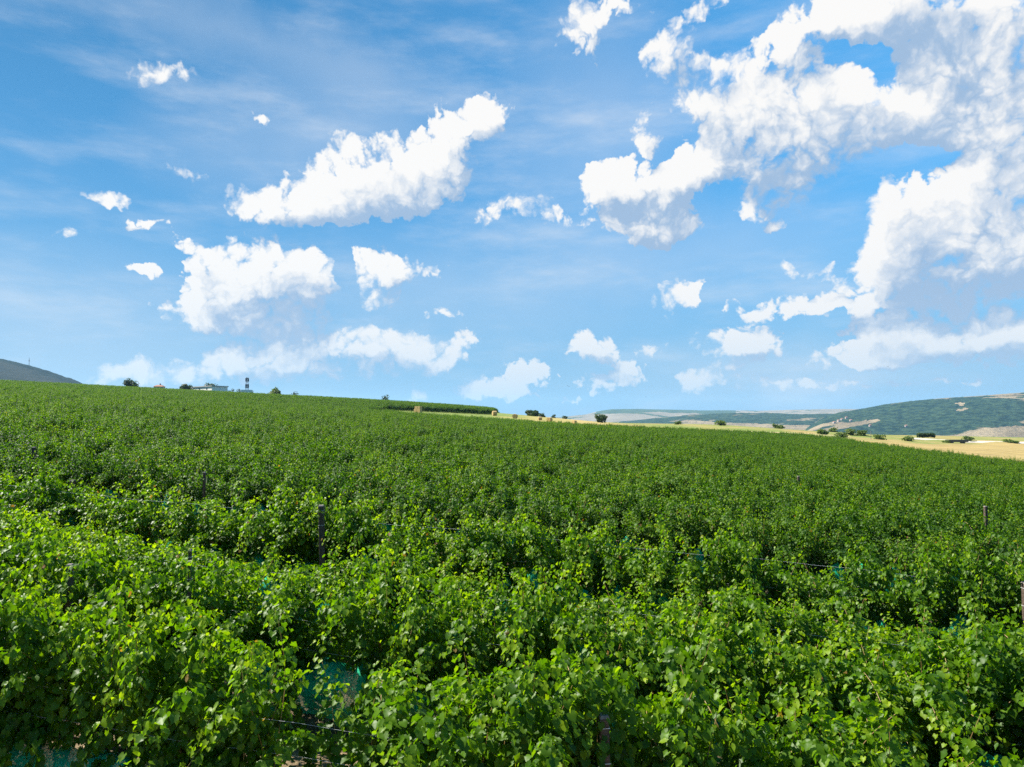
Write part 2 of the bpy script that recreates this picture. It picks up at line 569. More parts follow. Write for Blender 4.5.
def land_colour(b, pos):
    """grass verge, stubble and valley fields, by place in the world"""
    sx = b.node('ShaderNodeSeparateXYZ', {0: pos})
    X, Y, Z = sx.outputs
    fine = b.noise(pos, 1.6, 8, .65)
    mid = b.noise(pos, .06, 5, .6)
    big = b.noise(pos, .0035, 4, .55)
    soil = b.mix(fine, (.10, .07, .042, 1), (.23, .175, .10, 1))
    grass = b.mix(b.ramp(fine, .3, .7), (.075, .125, .022, 1), (.20, .22, .055, 1))
    straw = b.mix(b.ramp(fine, .3, .7), (.27, .195, .065, 1), (.38, .29, .115, 1))
    # verge grass dries out towards the right; stubble field up to the bank, rough green land past it
    verge = b.mix(b.ramp(b.m('ADD', b.m('MULTIPLY', X, .010), mid), .42, .82), grass, straw)
    drill = b.noise(b.node('ShaderNodeMapping', {'Vector': pos, 'Rotation': (0, 0, .9), 'Scale': (.03, .55, 1)}).outputs[0], 1.0, 5, .65)
    straw = b.mix(b.ramp(drill, .38, .62), straw, (.21, .155, .06, 1))
    edge_g = b.ramp(b.m('ADD', b.m('MULTIPLY_ADD', Y, -.2, X), b.m('MULTIPLY', mid, 6.0)), 64, 74)
    stub = b.mix(edge_g, grass, straw)
    verge = b.mix(b.ramp(X, 72, 84), verge, stub)
    beyond = b.mix(b.ramp(b.noise(pos, .045, 6, .65), .40, .66), grass, straw)
    verge = b.mix(b.m('MULTIPLY', b.ramp(b.m('ADD', b.m('MULTIPLY_ADD', X, -.71, Y), b.m('MULTIPLY', mid, 14)), 152, 160), b.m('MULTIPLY', b.ramp(X, 30, 60), b.ramp(Y, 252, 266))), verge, beyond)
    # valley patchwork
    vo = b.node('ShaderNodeTexVoronoi', {'Vector': b.node('ShaderNodeMapping', {'Vector': pos, 'Rotation': (0, 0, .5), 'Scale': (1.0, .45, 1)}).outputs[0], 'Scale': .0042}, voronoi_dimensions='2D')
    cr = b.t.nodes.new('ShaderNodeValToRGB')
    cr.color_ramp.interpolation = 'CONSTANT'
    b.put(cr.inputs[0], b.node('ShaderNodeSeparateColor', {0: vo.outputs['Color']}).outputs[0])
    e = cr.color_ramp.elements
    e[0].position, e[0].color = 0, (.15, .115, .085, 1)
    e[1].position, e[1].color = .25, (.26, .20, .11, 1)
    for ps, c in ((.45, (.09, .11, .04, 1)), (.6, (.27, .20, .16, 1)), (.8, (.15, .15, .07, 1))):
        x = e.new(ps); x.color = c
    valley = b.mix(b.m('MULTIPLY', mid, .4), cr.outputs[0], (.3, .25, .17, 1))
    c = b.mix(b.ramp(Y, 150, 175), soil, verge)
    c = b.mix(b.ramp(X, 66, 74), c, verge)
    c = b.mix(b.ramp(b.m('MULTIPLY_ADD', X, .45, Y), 540, 640), c, valley)
    return c, fine


def build_ground():
    m, b, p, out = material('land')
    pos = b.node('ShaderNodeNewGeometry').outputs['Position']
    c, fine = land_colour(b, pos)
    b.put(p.inputs['Base Color'], c)
    p.inputs['Roughness'].default_value = .95
    p.inputs['Specular IOR Level'].default_value = .15
    bn = b.node('ShaderNodeBump', {'Strength': .7, 'Distance': .12, 'Height': fine})
    b.put(p.inputs['Normal'], bn.outputs[0])
    # polar sheet, finer in the direction of view
    th = np.concatenate([np.linspace(-math.pi, -.95, 40, endpoint=False), np.linspace(-.95, .95, 260, endpoint=False), np.linspace(.95, math.pi, 40, endpoint=False)])
    rr = np.concatenate([[0.8], np.geomspace(2.5, 250, 120), np.arange(253, 345, 2.2), np.geomspace(348, 14000, 100)])
    T, RR = np.meshgrid(th, rr)
    xs, ys = RR * np.sin(T), RR * np.cos(T)
    zs = ground(xs, ys)
    zs = np.where(RR > 11000, -84, zs)
    nt, nr = len(th), len(rr)
    v = np.stack([xs.ravel(), ys.ravel(), zs.ravel()], 1)
    v = np.vstack([v, [[0, 0, gz(0, 0)]]])
    i, j = np.meshgrid(np.arange(nr - 1), np.arange(nt), indexing='ij')
    j2 = (j + 1) % nt
    q = np.stack([i * nt + j, i * nt + j2, (i + 1) * nt + j2, (i + 1) * nt + j], -1).reshape(-1, 4)[:, ::-1]
    k = np.arange(nt)
    tri = np.stack([np.full(nt, nr * nt), (k + 1) % nt, k], 1)[:, ::-1]
    me = np_mesh('ground', v, np.concatenate([q.ravel(), tri.ravel()[::1]]), np.concatenate([np.full(len(q), 4), np.full(nt, 3)]), [m], smooth=True)
    o = link(bpy.data.objects.new('ground', me))
    tag(o, kind='structure')


build_ground()


def ribbon(name, pts, width, mat, lift=.05, n=60):
    """a strip laid on the land along a polyline"""
    P = np.array(pts, float)
    seg = np.hypot(*np.diff(P, axis=0).T); s = np.concatenate([[0], np.cumsum(seg)])
    t = np.linspace(0, s[-1], n)
    x, y = np.interp(t, s, P[:, 0]), np.interp(t, s, P[:, 1])
    dx, dy = np.gradient(x), np.gradient(y)
    l = np.hypot(dx, dy); nx, ny = -dy / l, dx / l
    rows = []
    for k in np.linspace(-.5, .5, 5):
        wx, wy = x + nx * k * width, y + ny * k * width
        rows.append(np.stack([wx, wy, ground(wx, wy) + lift], 1))
    v = np.concatenate(rows)
    f = []
    for r_ in range(4):
        for i in range(n - 1):
            f.append((r_ * n + i, r_ * n + i + 1, (r_ + 1) * n + i + 1, (r_ + 1) * n + i))
    me = bpy.data.meshes.new(name); me.from_pydata(v.tolist(), [], f); me.materials.append(mat); me.update()
    return tag(link(bpy.data.objects.new(name, me)), kind='structure')


# ------------------------------------------------------------------ hills
def fnoise(x, y, seed=0, octaves=5, rough=.55):
    """value noise, numpy"""
    rs = np.random.RandomState(seed)
    out = np.zeros_like(x); amp = 1.0; tot = 0
    for o in range(octaves):
        tab = rs.rand(256, 256)
        xi, yi = np.floor(x).astype(int), np.floor(y).astype(int)
        fx, fy = x - xi, y - yi
        fx = fx * fx * (3 - 2 * fx); fy = fy * fy * (3 - 2 * fy)
        a = tab[xi % 256, yi % 256]; b_ = tab[(xi + 1) % 256, yi % 256]
        c = tab[xi % 256, (yi + 1) % 256]; d = tab[(xi + 1) % 256, (yi + 1) % 256]
        out += amp * ((a * (1 - fx) + b_ * fx) * (1 - fy) + (c * (1 - fx) + d * fx) * fy)
        tot += amp; amp *= rough; x = x * 2.03 + 17; y = y * 2.03 + 31
    return out / tot


def hill_material(name, wood_a, wood_b, open_a, open_b, tscale):
    m, b, p, out = material(name)
    f = b.node('ShaderNodeAttribute', attribute_name='wooded').outputs['Fac']
    pos = b.node('ShaderNodeNewGeometry').outputs['Position']
    n = b.noise(pos, tscale, 5, .7)
    n2 = b.noise(pos, tscale * .18, 5, .6)
    w = b.mix(b.ramp(n, .40, .60), (*wood_a, 1), (*wood_b, 1))
    g = b.mix(b.ramp(n2, .35, .65), (*open_a, 1), (*open_b, 1))
    b.put(p.inputs['Base Color'], b.mix(b.ramp(b.m('ADD', f, b.m('MULTIPLY', b.m('SUBTRACT', n2, .5), .5)), .4, .6), g, w))
    p.inputs['Roughness'].default_value = 1.0
    p.inputs['Specular IOR Level'].default_value = 0.0
    bn = b.node('ShaderNodeBump', {'Strength': 1.0, 'Distance': 22.0, 'Height': n})
    b.put(p.inputs['Normal'], bn.outputs[0])
    return m


def hill(name, prof, r_base, r_top, mat, wood, z_base=-86, n_az=340, n_r=90, back=2200, relief=16, seed=1, wobble=.05):
    """prof: (px, py) of the skyline as seen in the photograph, given its true distance r_top"""
    px = np.array([q[0] for q in prof], float); pyv = np.array([q[1] for q in prof], float)
    X = np.linspace((px[0] - CX) / F_PX, (px[-1] - CX) / F_PX, n_az)
    ytop = np.interp(X * F_PX + CX, px, pyv)
    t = np.concatenate([np.linspace(0, 1, n_r), 1 + np.linspace(.05, 1, 14)])
    Xg, Tg = np.meshgrid(X, t)
    top = np.array([CAM_Z + ray(CX, y).z * r_top for y in ytop])
    Yd = np.where(Tg <= 1, r_base + (r_top - r_base) * Tg, r_top + (Tg - 1) * back)
    Yd = Yd * (1 + wobble * np.sin(Xg * 19 + seed) * np.clip(1 - Tg, 0, 1))
    rise = np.where(Tg <= 1, np.sin(np.clip(Tg, 0, 1) * math.pi / 2) ** 1.25, 1 - .25 * (Tg - 1))
    xs, ys = Xg * Yd, Yd
    nz = fnoise(xs / 420.0 + 40, ys / 420.0 + 40, seed, 6)
    env = np.sin(np.clip(Tg, 0, 1) * math.pi) + .10 * (Tg > .5)
    h = (top[None, :] - z_base)
    edge = sstep(np.minimum(np.arange(n_az), n_az - 1 - np.arange(n_az)), 0, 6)[None, :] if name != 'x' else 1
    zs = z_base + h * rise * np.ones_like(Xg) + (nz - .5) * 2 * relief * env * np.clip(h / 60, .1, 1)
    wd = wood(Xg * F_PX + CX, Tg, fnoise(xs / 300.0 + 9, ys / 300.0 + 5, seed + 3, 5))
    # crowns of the wood as small bumps of the surface
    zs = zs + wd * (fnoise(xs / 22.0 + 400, ys / 22.0 + 400, seed + 7, 3) - .3) * 9
    nr = len(t)
    v = np.stack([xs.ravel(), ys.ravel(), zs.ravel()], 1)
    i, j = np.meshgrid(np.arange(nr - 1), np.arange(n_az - 1), indexing='ij')
    q = np.stack([i * n_az + j, i * n_az + j + 1, (i + 1) * n_az + j + 1, (i + 1) * n_az + j], -1).reshape(-1, 4)
    wf = wd[:-1, :-1].ravel()
    me = np_mesh(name, v, q.ravel(), np.full(len(q), 4), [mat], attrs={'wooded': wf}, smooth=True)
    tag(link(bpy.data.objects.new(name, me)), kind='structure')

    def surface(px_, py_):
        j_ = int(np.argmin(np.abs(X - (px_ - CX) / F_PX)))
        dz = ray(CX, py_).z
        for i_ in range(n_r):
            if zs[i_, j_] >= CAM_Z + dz * ys[i_, j_]:
                return Vector((xs[i_, j_], ys[i_, j_], zs[i_, j_]))
        return Vector((xs[n_r - 1, j_], ys[n_r - 1, j_], zs[n_r - 1, j_]))
    return surface


MH_WOOD = hill_material('wooded_hillside', (.005, .021, .018), (.036, .066, .034), (.17, .135, .085), (.27, .215, .135), .028)
MH_FAR = hill_material('far_plateau_land', (.03, .055, .03), (.05, .08, .04), (.16, .14, .105), (.22, .19, .145), .010)
MH_LEFT = hill_material('dry_mountain_side', (.008, .014, .012), (.022, .030, .022), (.024, .028, .022), (.04, .042, .034), .03)


def wood_right(px, t, n):
    f = np.clip((n - .36) * 5 + .3, 0, 1)
    f = np.where(t > .93 - .05 * np.clip((px - 880) / 140, 0, 1), f * .05, f)
    lower_fields = np.clip((.10 + .20 * np.clip((px - 960) / 60, 0, 1) - t) * 8, 0, 1)
    f = f * (1 - lower_fields * (n < .56))
    clear = ((px - 958) / 13) ** 2 + ((t - .50) / .12) ** 2 + (n - .5) * 3.5 < 1
    f = np.where(clear, f * .15, f)
    strip = ((px - 848 - (t - .3) * 190) / 30) ** 2 + ((t - .28 - (px - 850) * .0011) / .06) ** 2 + (n - .5) * 3 < 1
    return np.where(strip, f * .1, f)


wooded_hill_surface = hill('wooded_hill', [(800, 431), (822, 418), (840, 412.5), (858, 409.5), (880, 405.5), (905, 402), (930, 399), (955, 397.5), (980, 396), (1024, 392.5), (1080, 389), (1180, 386)],
     2700, 4100, MH_WOOD, wood_right, seed=4, relief=22)
hill('wooded_ridge', [(585, 431), (610, 424), (650, 419), (690, 415), (730, 413.6), (765, 413.2), (800, 414.5), (830, 414), (870, 414.5), (930, 420), (980, 430)],
     3600, 5200, MH_WOOD, lambda px, t, n: np.clip((n - .33) * 5 + .3, 0, 1) * np.where(t > .3, 1, .35), seed=9, relief=18)
hill('far_plateau', [(480, 430), (540, 419), (585, 414.5), (600, 411), (612, 409.3), (640, 409.2), (700, 410.6), (760, 411), (790, 410), (830, 409.3), (880, 409.2), (960, 412), (1050, 415)],
     6200, 9000, MH_FAR, lambda px, t, n: np.where((px > 596) & (px < 735) & (t > .55), .95, np.clip((n - .52) * 5, 0, .8)), seed=14, relief=22, back=1500)
hill('dry_mountain', [(-420, 340), (-200, 350), (-60, 354), (0, 360.5), (20, 365), (42, 372), (60, 377.5), (72, 381), (95, 390), (150, 404)],
     1700, 2900, MH_LEFT, lambda px, t, n: np.clip((n - .42) * 4, 0, 1), z_base=-30, seed=21, relief=26)

# ================================================================== grapevines
ROW_DIR = Vector((-.986, .168)).normalized()
ROW_N = Vector((.168, .986)).normalized()
ROW_ROT = math.atan2(ROW_DIR.y, ROW_DIR.x)


def row_pt(off, s):
    return off * ROW_N.x + s * ROW_DIR.x, off * ROW_N.y + s * ROW_DIR.y


def row_at_px(off, px):
    """where the row at this offset crosses the vertical plane of a photograph column"""
    X = (px - CX) / F_PX
    # (off*n + s*d).x = X * (off*n + s*d).y
    s = off * (X * ROW_N.y - ROW_N.x) / (ROW_DIR.x - X * ROW_DIR.y)
    return s


# leaf outline: five lobes, base at the origin, tip at y = 1
HALF = [(.07, .05), (.20, -.14), (.40, -.06), (.50, .16), (.45, .29), (.55, .48), (.42, .60), (.24, .80)]
OUT = [(0, .08)] + HALF + [(0, 1.02)] + [(-x, y) for x, y in HALF[::-1]]
LEAF = []
for kind in range(4):
    rs = np.random.RandomState(50 + kind)
    pts = np.array([(0, .30)] + OUT, float)
    pts[1:] += rs.normal(0, .025, (len(OUT), 2))
    fold, droop = (.16, .30, .08, .24)[kind], (.22, .10, .34, .16)[kind]
    z = fold * np.abs(pts[:, 0]) * 1.3 - droop * pts[:, 1] ** 2 + rs.normal(0, .035, len(pts))
    z[0] -= .02
    LEAF.append(np.column_stack([pts, z]))
NV = len(LEAF[0]); NO = len(OUT)
LEAF_F = np.array([(0, 1 + k, 1 + (k + 1) % NO) for k in range(NO)])


def leaves_mesh(name, P, Nn, Tt, size, tint, mat, rs):
    """many leaves: positions, normals, tip directions"""
    P, Nn, Tt = (np.asarray(a, float) for a in (P, Nn, Tt))
    Nn = Nn / np.linalg.norm(Nn, axis=1, keepdims=True)
    Tt = Tt - (Tt * Nn).sum(1, keepdims=True) * Nn
    Tt = Tt / (np.linalg.norm(Tt, axis=1, keepdims=True) + 1e-9)
    B = np.cross(Tt, Nn)
    kinds = rs.randint(0, len(LEAF), len(P))
    L = np.stack(LEAF)[kinds] * np.asarray(size)[:, None, None]
    V = P[:, None, :] + L[:, :, 0:1] * B[:, None, :] + L[:, :, 1:2] * Tt[:, None, :] + L[:, :, 2:3] * Nn[:, None, :]
    Fc = (LEAF_F[None] + (np.arange(len(P)) * NV)[:, None, None]).reshape(-1)
    nf = len(P) * len(LEAF_F)
    return np_mesh(name, V.reshape(-1, 3), Fc, np.full(nf, 3), [mat], attrs={'tint': np.repeat(tint, len(LEAF_F))})


def vine_parts(seed, lush=1.0, leaf=None, lsize=1.0):
    """foliage, trunk and cane meshes of one vine, 1.1 m of a trellised row along x"""
    rs = np.random.RandomState(seed)
    P, Nn, T, S, C = [], [], [], [], []
    canes = MB()
    nshoot = int(rs.randint(29, 35) * lush)
    for k in range(nshoot):
        x0 = rs.uniform(-.58, .58); side = rs.choice([-1, 1])
        p = np.array([x0, rs.normal(0, .05), .72 + rs.normal(0, .07)])
        flop = rs.rand() < .42
        tall = k % 7 == 0
        flop = flop and not tall
        ln = rs.uniform(1.45, 1.75) if tall else rs.uniform(.95, 1.5) if not flop else rs.uniform(1.1, 2.3)
        d = np.array([rs.normal(0, .22), side * abs(rs.normal(.12, .20)), 1.0]); d /= np.linalg.norm(d)
        step = .046
        path = [p.copy()]
        fl = rs.uniform(.22, .5)
        az_ = rs.uniform(0, 6.28)
        n = int(ln / step)
        for i in range(n):
            f = i / n
            if flop and f > fl:
                d = d + np.array([rs.normal(0, .04), side * .13, -.17 * (f - .2)])
            else:
                d = d + np.array([rs.normal(0, .05), rs.normal(0, .05), 0])
                if p[2] < 1.75:
                    d[1] -= .10 * p[1]          # the wires hold the canopy together
            d /= np.linalg.norm(d)
            p = p + d * step
            path.append(p.copy())
            if p[2] < .14:
                break
            az_ += 2.6 + rs.normal(0, .5)
            for q in range(rs.choice([1, 2, 3], p=[.08, .32, .60]) + (rs.rand() < .4)):
                a = az_ + q * 2.1 + rs.normal(0, .5)
                out = np.array([math.cos(a) * .75, math.sin(a) + side * .55, 0.0])
                out /= (np.linalg.norm(out) + 1e-6)
                pet = rs.uniform(.03, .15)
                young = max(0.0, (f - .72) / .28)
                lp = p + out * pet + np.array([0, 0, rs.uniform(-.02, .05)])
                nn = out * rs.uniform(.35, 1.1) + np.array([0, 0, rs.uniform(.35, 1.15)]) + rs.normal(0, .25, 3)
                tt = out * .7 + np.array([0, 0, -.75]) + rs.normal(0, .35, 3)
                P.append(lp); Nn.append(nn); T.append(tt)
                S.append(rs.uniform(.050, .096) * (1 - .45 * young))
                tv = rs.beta(2.2, 2.6) * .62 + .08 + .30 * young
                if rs.rand() < .005:
                    tv = rs.uniform(.97, 1.0)
                C.append(min(tv, 1.0))
        if k % 2 == 0 and len(path) > 8:
            pp = path[::3]
            canes.tube(pp, [.0055 - .003 * i / len(pp) for i in range(len(pp))], 4)
    # low laterals that hang round the trunk down to the soil
    for k in range(int(13 * lush + .5)):
        side = rs.choice([-1, 1]); p = np.array([rs.uniform(-.62, .62), side * .12, .78 + rs.uniform(-.1, .25)])
        d = np.array([rs.normal(0, .3), side * rs.uniform(.7, 1.2), .25])
        for i in range(19):
            d = d + np.array([rs.normal(0, .05), -side * .05, -.16]); d /= np.linalg.norm(d); p = p + d * .052
            if p[2] < .08:
                break
            for q in range(3):
                a = rs.uniform(0, 6.28); out = np.array([math.cos(a) * .7, math.sin(a) * .5 + side * .6, 0])
                P.append(p + out * rs.uniform(.02, .12)); Nn.append(out + np.array([0, 0, rs.uniform(.3, 1)]) + rs.normal(0, .25, 3))
                T.append(out * .6 + np.array([0, 0, -.8]) + rs.normal(0, .3, 3)); S.append(rs.uniform(.06, .105)); C.append(rs.beta(2, 3) * .55 + .05)
    fol = leaves_mesh('foliage', P, Nn, T, np.array(S) * lsize, np.array(C), leaf or M_LEAF, rs)
    tr = MB()
    pts = []
    lean = rs.normal(0, .05, 2)
    for i in range(7):
        f = i / 6
        pts.append((lean[0] * math.sin(f * 4), lean[1] * math.sin(f * 3 + 1), -.05 + f * .78))
    tr.tube(pts, [.034, .030, .026, .027, .024, .026, .030], 8)
    for sgn in (-1, 1):
        tr.tube([(pts[-1][0], pts[-1][1], .71), (sgn * .2, rs.normal(0, .02), .76), (sgn * .54, rs.normal(0, .02), .74)], [.024, .019, .012], 6)
    return fol, tr.mesh('trunk', M_TRUNK, True), canes.mesh('cane', M_CANE)


VARIANTS = [vine_parts(100 + i, (1.0, 1.15, .9, 1.05)[i % 4]) for i in range(9)] + [vine_parts(201, .42), vine_parts(202, .36)]
N_FULL = 9
VARIANTS += [vine_parts(300 + i, (1.0, 1.12, .9)[i % 3], M_LEAF_DARK, .9) for i in range(8)]      # darker, smaller leaves past the wide lane
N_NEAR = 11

OFF0, SPACING = 6.95, 2.8
rows = [OFF0, OFF0 + SPACING]
while rows[-1] < 480:
    rows.append(rows[-1] + (2 * SPACING if len(rows) == 4 else SPACING))   # a wider lane past the fourth row
VSTEP = 1.1
ORD = ['nearest', 'second', 'third', 'fourth', 'fifth', 'sixth', 'seventh', 'eighth', 'ninth', 'tenth', 'eleventh', 'twelfth', 'thirteenth', 'fourteenth']
# (row, px from, px to): openings where net, straw and trunks show through
names = {250: 'netted opening', 276: 'opening with green net', 640: 'dark opening beside the post', 910: 'right hand opening'}
GAPS = [(0, 250, 335), (1, 276, 336), (0, 640, 728), (0, 910, 992)]

rs = np.random.RandomState(3)
indiv, stuff = [], []
for ri, off in enumerate(rows):
    reach = off * 1.02 + 6
    n0 = int(reach / VSTEP) + 1
    # visible wedge is not symmetric for slanted rows
    s_l, s_r = row_at_px(off, -60), row_at_px(off, 1084)
    smin, smax = min(s_l, s_r) - 4 - off * .05, max(s_l, s_r) + 4 + off * .05
    for i in range(int(smin / VSTEP), int(smax / VSTEP) + 1):
        s = i * VSTEP + rs.uniform(-.12, .12)
        x, y = row_pt(off, s)
        xj, yj = x, y + rs.normal(0, .04)
        if not (bool(in_near(xj, yj)) or bool(in_upper(xj, yj))):
            continue
        px = CX + F_PX * xj / yj
        if ri == 0 and (250 < px < 335 or 640 < px < 728):      # two missing vines
            continue
        inside = -35 < px < 1059
        (indiv if inside else stuff).append((ri, xj, yj, px, math.hypot(xj, yj)))
indiv.sort(key=lambda q: q[4])
stuff += indiv[298:]
indiv = indiv[:298]

protos = []
for fol, tr, cn in VARIANTS:
    protos.append((fol, tr, cn))

POST_SPECS = [  # row, px, py of the top, width m, lean, label
    (0, 606, 714, .088, 0.02, 'grey topped dark wooden post standing in the nearest vine row'),
    (1, 75, 564, .08, 0.0, 'dark wooden post in second vine row at far left with wires tied to it'),
    (1, 195, 549, .05, 0.01, 'thin brown post half hidden by leaves in the second vine row'),
    (3, 326, 505, .115, 0.03, 'tall dark wooden post rising high above the fourth vine row'),
    (3, 1020, 582, .12, 0.0, 'square brown post cut by the right edge of the photo'),
    (3, 75, 480, .13, 0.0, 'dark post among the vines straight above the far left post'),
    (4, 206, 472, .08, 0.0, 'grey brown post among the far vines at upper left, right of another dark post'),
    (5, 36, 447, .14, 0.0, 'small dark post poking out of the vines near the left edge'),
    (4, 982, 506, .10, 0.0, 'small grey post poking out of the vines towards the right edge'),
    (5, 797, 476, .10, 0.0, 'pale grey metal stake among vines at the middle right'),
]


def post_xy(ri, px, front=None):
    front = {606: .16, 195: .30, 75: .85, 326: .78, 1020: .70}.get(px, .32) if front is None else front
    off = rows[ri]
    s = row_at_px(off, px)
    x, y = row_pt(off, s)
    k = 1 - front / y
    return x * k, y * k


def row_for(px, py):
    # the row whose canopy top projects just below the visible post top
    best = None
    for ri in range(4, 18):
        x, y = row_pt(rows[ri], row_at_px(rows[ri], px))
        d = Vector((x, y, gz(x, y) + 1.9 - CAM_Z))
        c_, s_ = math.cos(PITCH), math.sin(PITCH)
        fwd, up = d.y * c_ + d.z * s_, -d.y * s_ + d.z * c_
        yy = CY - F_PX * up / fwd
        if best is None or abs(yy - (py + 12)) < best[0]:
            best = (abs(yy - (py + 12)), ri)
    return best[1]


POST_SPECS = [(q if q[0] < 3 or q[1] in (326, 1020) else (row_for(q[1], q[2]), *q[1:])) for q in POST_SPECS]
post_pos = [(ri, *post_xy(ri, px), px) for (ri, px, *_r) in POST_SPECS]


def vine_label(ri, px, d, first, last):
    row = ORD[ri]
    for (pr, qx, qy, ppx) in post_pos:
        if pr == ri and ri < 4 and abs(px - ppx) < F_PX * .75 / d:
            side = 'left' if px < ppx else 'right'
            return f'leafy grapevine just {side} of the wooden post at pixel column side of the {row} row', (ri, ppx, side)
    return None, None


used_labels = {}
by_row = {}
for q in indiv:
    by_row.setdefault(q[0], []).append(q)
VINE_LABEL = {}
for ri, lst in by_row.items():
    lst.sort(key=lambda q: q[3])
    common = f'leafy green grapevine in the unbroken foliage of the {ORD[ri]} vine row'
    lab = {q: common for q in lst}
    taken = set()
    if ri < 6:
        lab[lst[0]] = f'leafy grapevine at the left end of the {ORD[ri]} vine row'
        lab[lst[-1]] = f'leafy grapevine at the right end of the {ORD[ri]} vine row'
    for (pr, qx, qy, ppx), spec in zip(post_pos, POST_SPECS):
        if pr != ri or ppx in (36, 797):
            continue
        l = [q for q in lst if q[3] < ppx]; r_ = [q for q in lst if q[3] >= ppx]
        what = {606: 'grey topped post', 75: 'dark post near the left edge', 195: 'thin brown post', 326: 'tall dark post', 1020: 'post at the right edge', 206: 'grey brown post', 982: 'small grey post'}.get(ppx)
        if l and lab[l[-1]] == common:
            lab[l[-1]] = f'grapevine directly left of the {what} in the {ORD[ri]} vine row'
        if r_ and lab[r_[0]] == common:
            lab[r_[0]] = f'grapevine directly right of the {what} in the {ORD[ri]} vine row'
    if ri < 2:
        gaps = [g for g in GAPS if g[0] == ri]
        for g in gaps:
            nm = names[g[1]]
            if not nm:
                continue
            l = [q for q in lst if q[3] <= g[1]]; r_ = [q for q in lst if q[3] >= g[2]]
            if l and lab[l[-1]] == common:
                lab[l[-1]] = f'grapevine on the left of the {nm} in the {ORD[ri]} row'
            if r_ and lab[r_[0]] == common:
                lab[r_[0]] = f'grapevine on the right of the {nm} in the {ORD[ri]} row'
    VINE_LABEL.update(lab)

rs = np.random.RandomState(11)
for n_, q in enumerate(indiv):
    ri, x, y, px, d = q
    thin = any(ri == g[0] and g[1] < px < g[2] for g in GAPS)
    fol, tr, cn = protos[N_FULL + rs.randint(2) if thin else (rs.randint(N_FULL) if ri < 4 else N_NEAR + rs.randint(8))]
    root = empty('grapevine', (x, y, gz(x, y)), ROW_ROT + (math.pi if rs.rand() < .5 else 0) + rs.normal(0, .05))
    hz = {2: .86, 3: 1.12}.get(ri, 1.05) * rs.uniform(.88, 1.12) * (1.0 + .06 * math.sin(x * .9 + ri * 2.0) + .04 * math.sin(x * 2.3 + ri))
    root.scale = (rs.uniform(.98, 1.16), rs.uniform(.88, 1.1), hz)
    if thin:
        nm = names[[g[1] for g in GAPS if g[0] == ri and g[1] < px < g[2]][0]]
        VINE_LABEL[q] = f'sparse vine in the {nm} of the {ORD[ri]} row'
    tag(root, VINE_LABEL[q], 'grapevine', f'grapevines in the {ORD[ri]} vine row')
    link(bpy.data.objects.new('foliage', fol), root)
    if ri < 5:
        link(bpy.data.objects.new('trunk', tr), root)
        link(bpy.data.objects.new('cane', cn), root)


def scatter(name, pts, rot, scl, pick, meshes, kind_label):
    """one object whose points carry copies of the given meshes (geometry nodes)"""
    me = bpy.data.meshes.new(name)
    me.vertices.add(len(pts))
    me.vertices.foreach_set('co', np.asarray(pts, np.float32).ravel())
    for nm, typ, arr in (('rot', 'FLOAT_VECTOR', rot), ('scl', 'FLOAT_VECTOR', scl)):
        a = me.attributes.new(nm, typ, 'POINT')
        a.data.foreach_set('vector', np.asarray(arr, np.float32).ravel())
    a = me.attributes.new('pick', 'INT', 'POINT')
    a.data.foreach_set('value', np.asarray(pick, np.int32))
    o = link(bpy.data.objects.new(name, me))
    ng = bpy.data.node_groups.new(name + '_layout', 'GeometryNodeTree')
    ng.interface.new_socket('Geometry', in_out='INPUT', socket_type='NodeSocketGeometry')
    ng.interface.new_socket('Geometry', in_out='OUTPUT', socket_type='NodeSocketGeometry')
    N = ng.nodes.new
    gi, go = N('NodeGroupInput'), N('NodeGroupOutput')

    def attr(nm, typ):
        n = N('GeometryNodeInputNamedAttribute'); n.data_type = typ; n.inputs[0].default_value = nm
        return [s for s in n.outputs if s.enabled][0]
    ra, sa, pa = attr('rot', 'FLOAT_VECTOR'), attr('scl', 'FLOAT_VECTOR'), attr('pick', 'INT')
    join = N('GeometryNodeJoinGeometry')
    for k, src in enumerate(meshes):
        oi = N('GeometryNodeObjectInfo'); oi.inputs['Object'].default_value = src
        oi.transform_space = 'ORIGINAL'
        oi.inputs['As Instance'].default_value = True
        cmp_ = N('FunctionNodeCompare'); cmp_.data_type = 'INT'; cmp_.operation = 'EQUAL'
        ins = [s for s in cmp_.inputs if s.enabled]
        ng.links.new(pa, ins[0]); ins[1].default_value = k
        ip = N('GeometryNodeInstanceOnPoints')
        ng.links.new(gi.outputs[0], ip.inputs['Points'])
        ng.links.new(cmp_.outputs[0], ip.inputs['Selection'])
        ng.links.new(oi.outputs['Geometry'], ip.inputs['Instance'])
        ng.links.new(ra, ip.inputs['Rotation'])
        ng.links.new(sa, ip.inputs['Scale'])
        ng.links.new(ip.outputs[0], join.inputs[0])
    ng.links.new(join.outputs[0], go.inputs[0])
    md = o.modifiers.new('layout', 'NODES'); md.node_group = ng
    return o


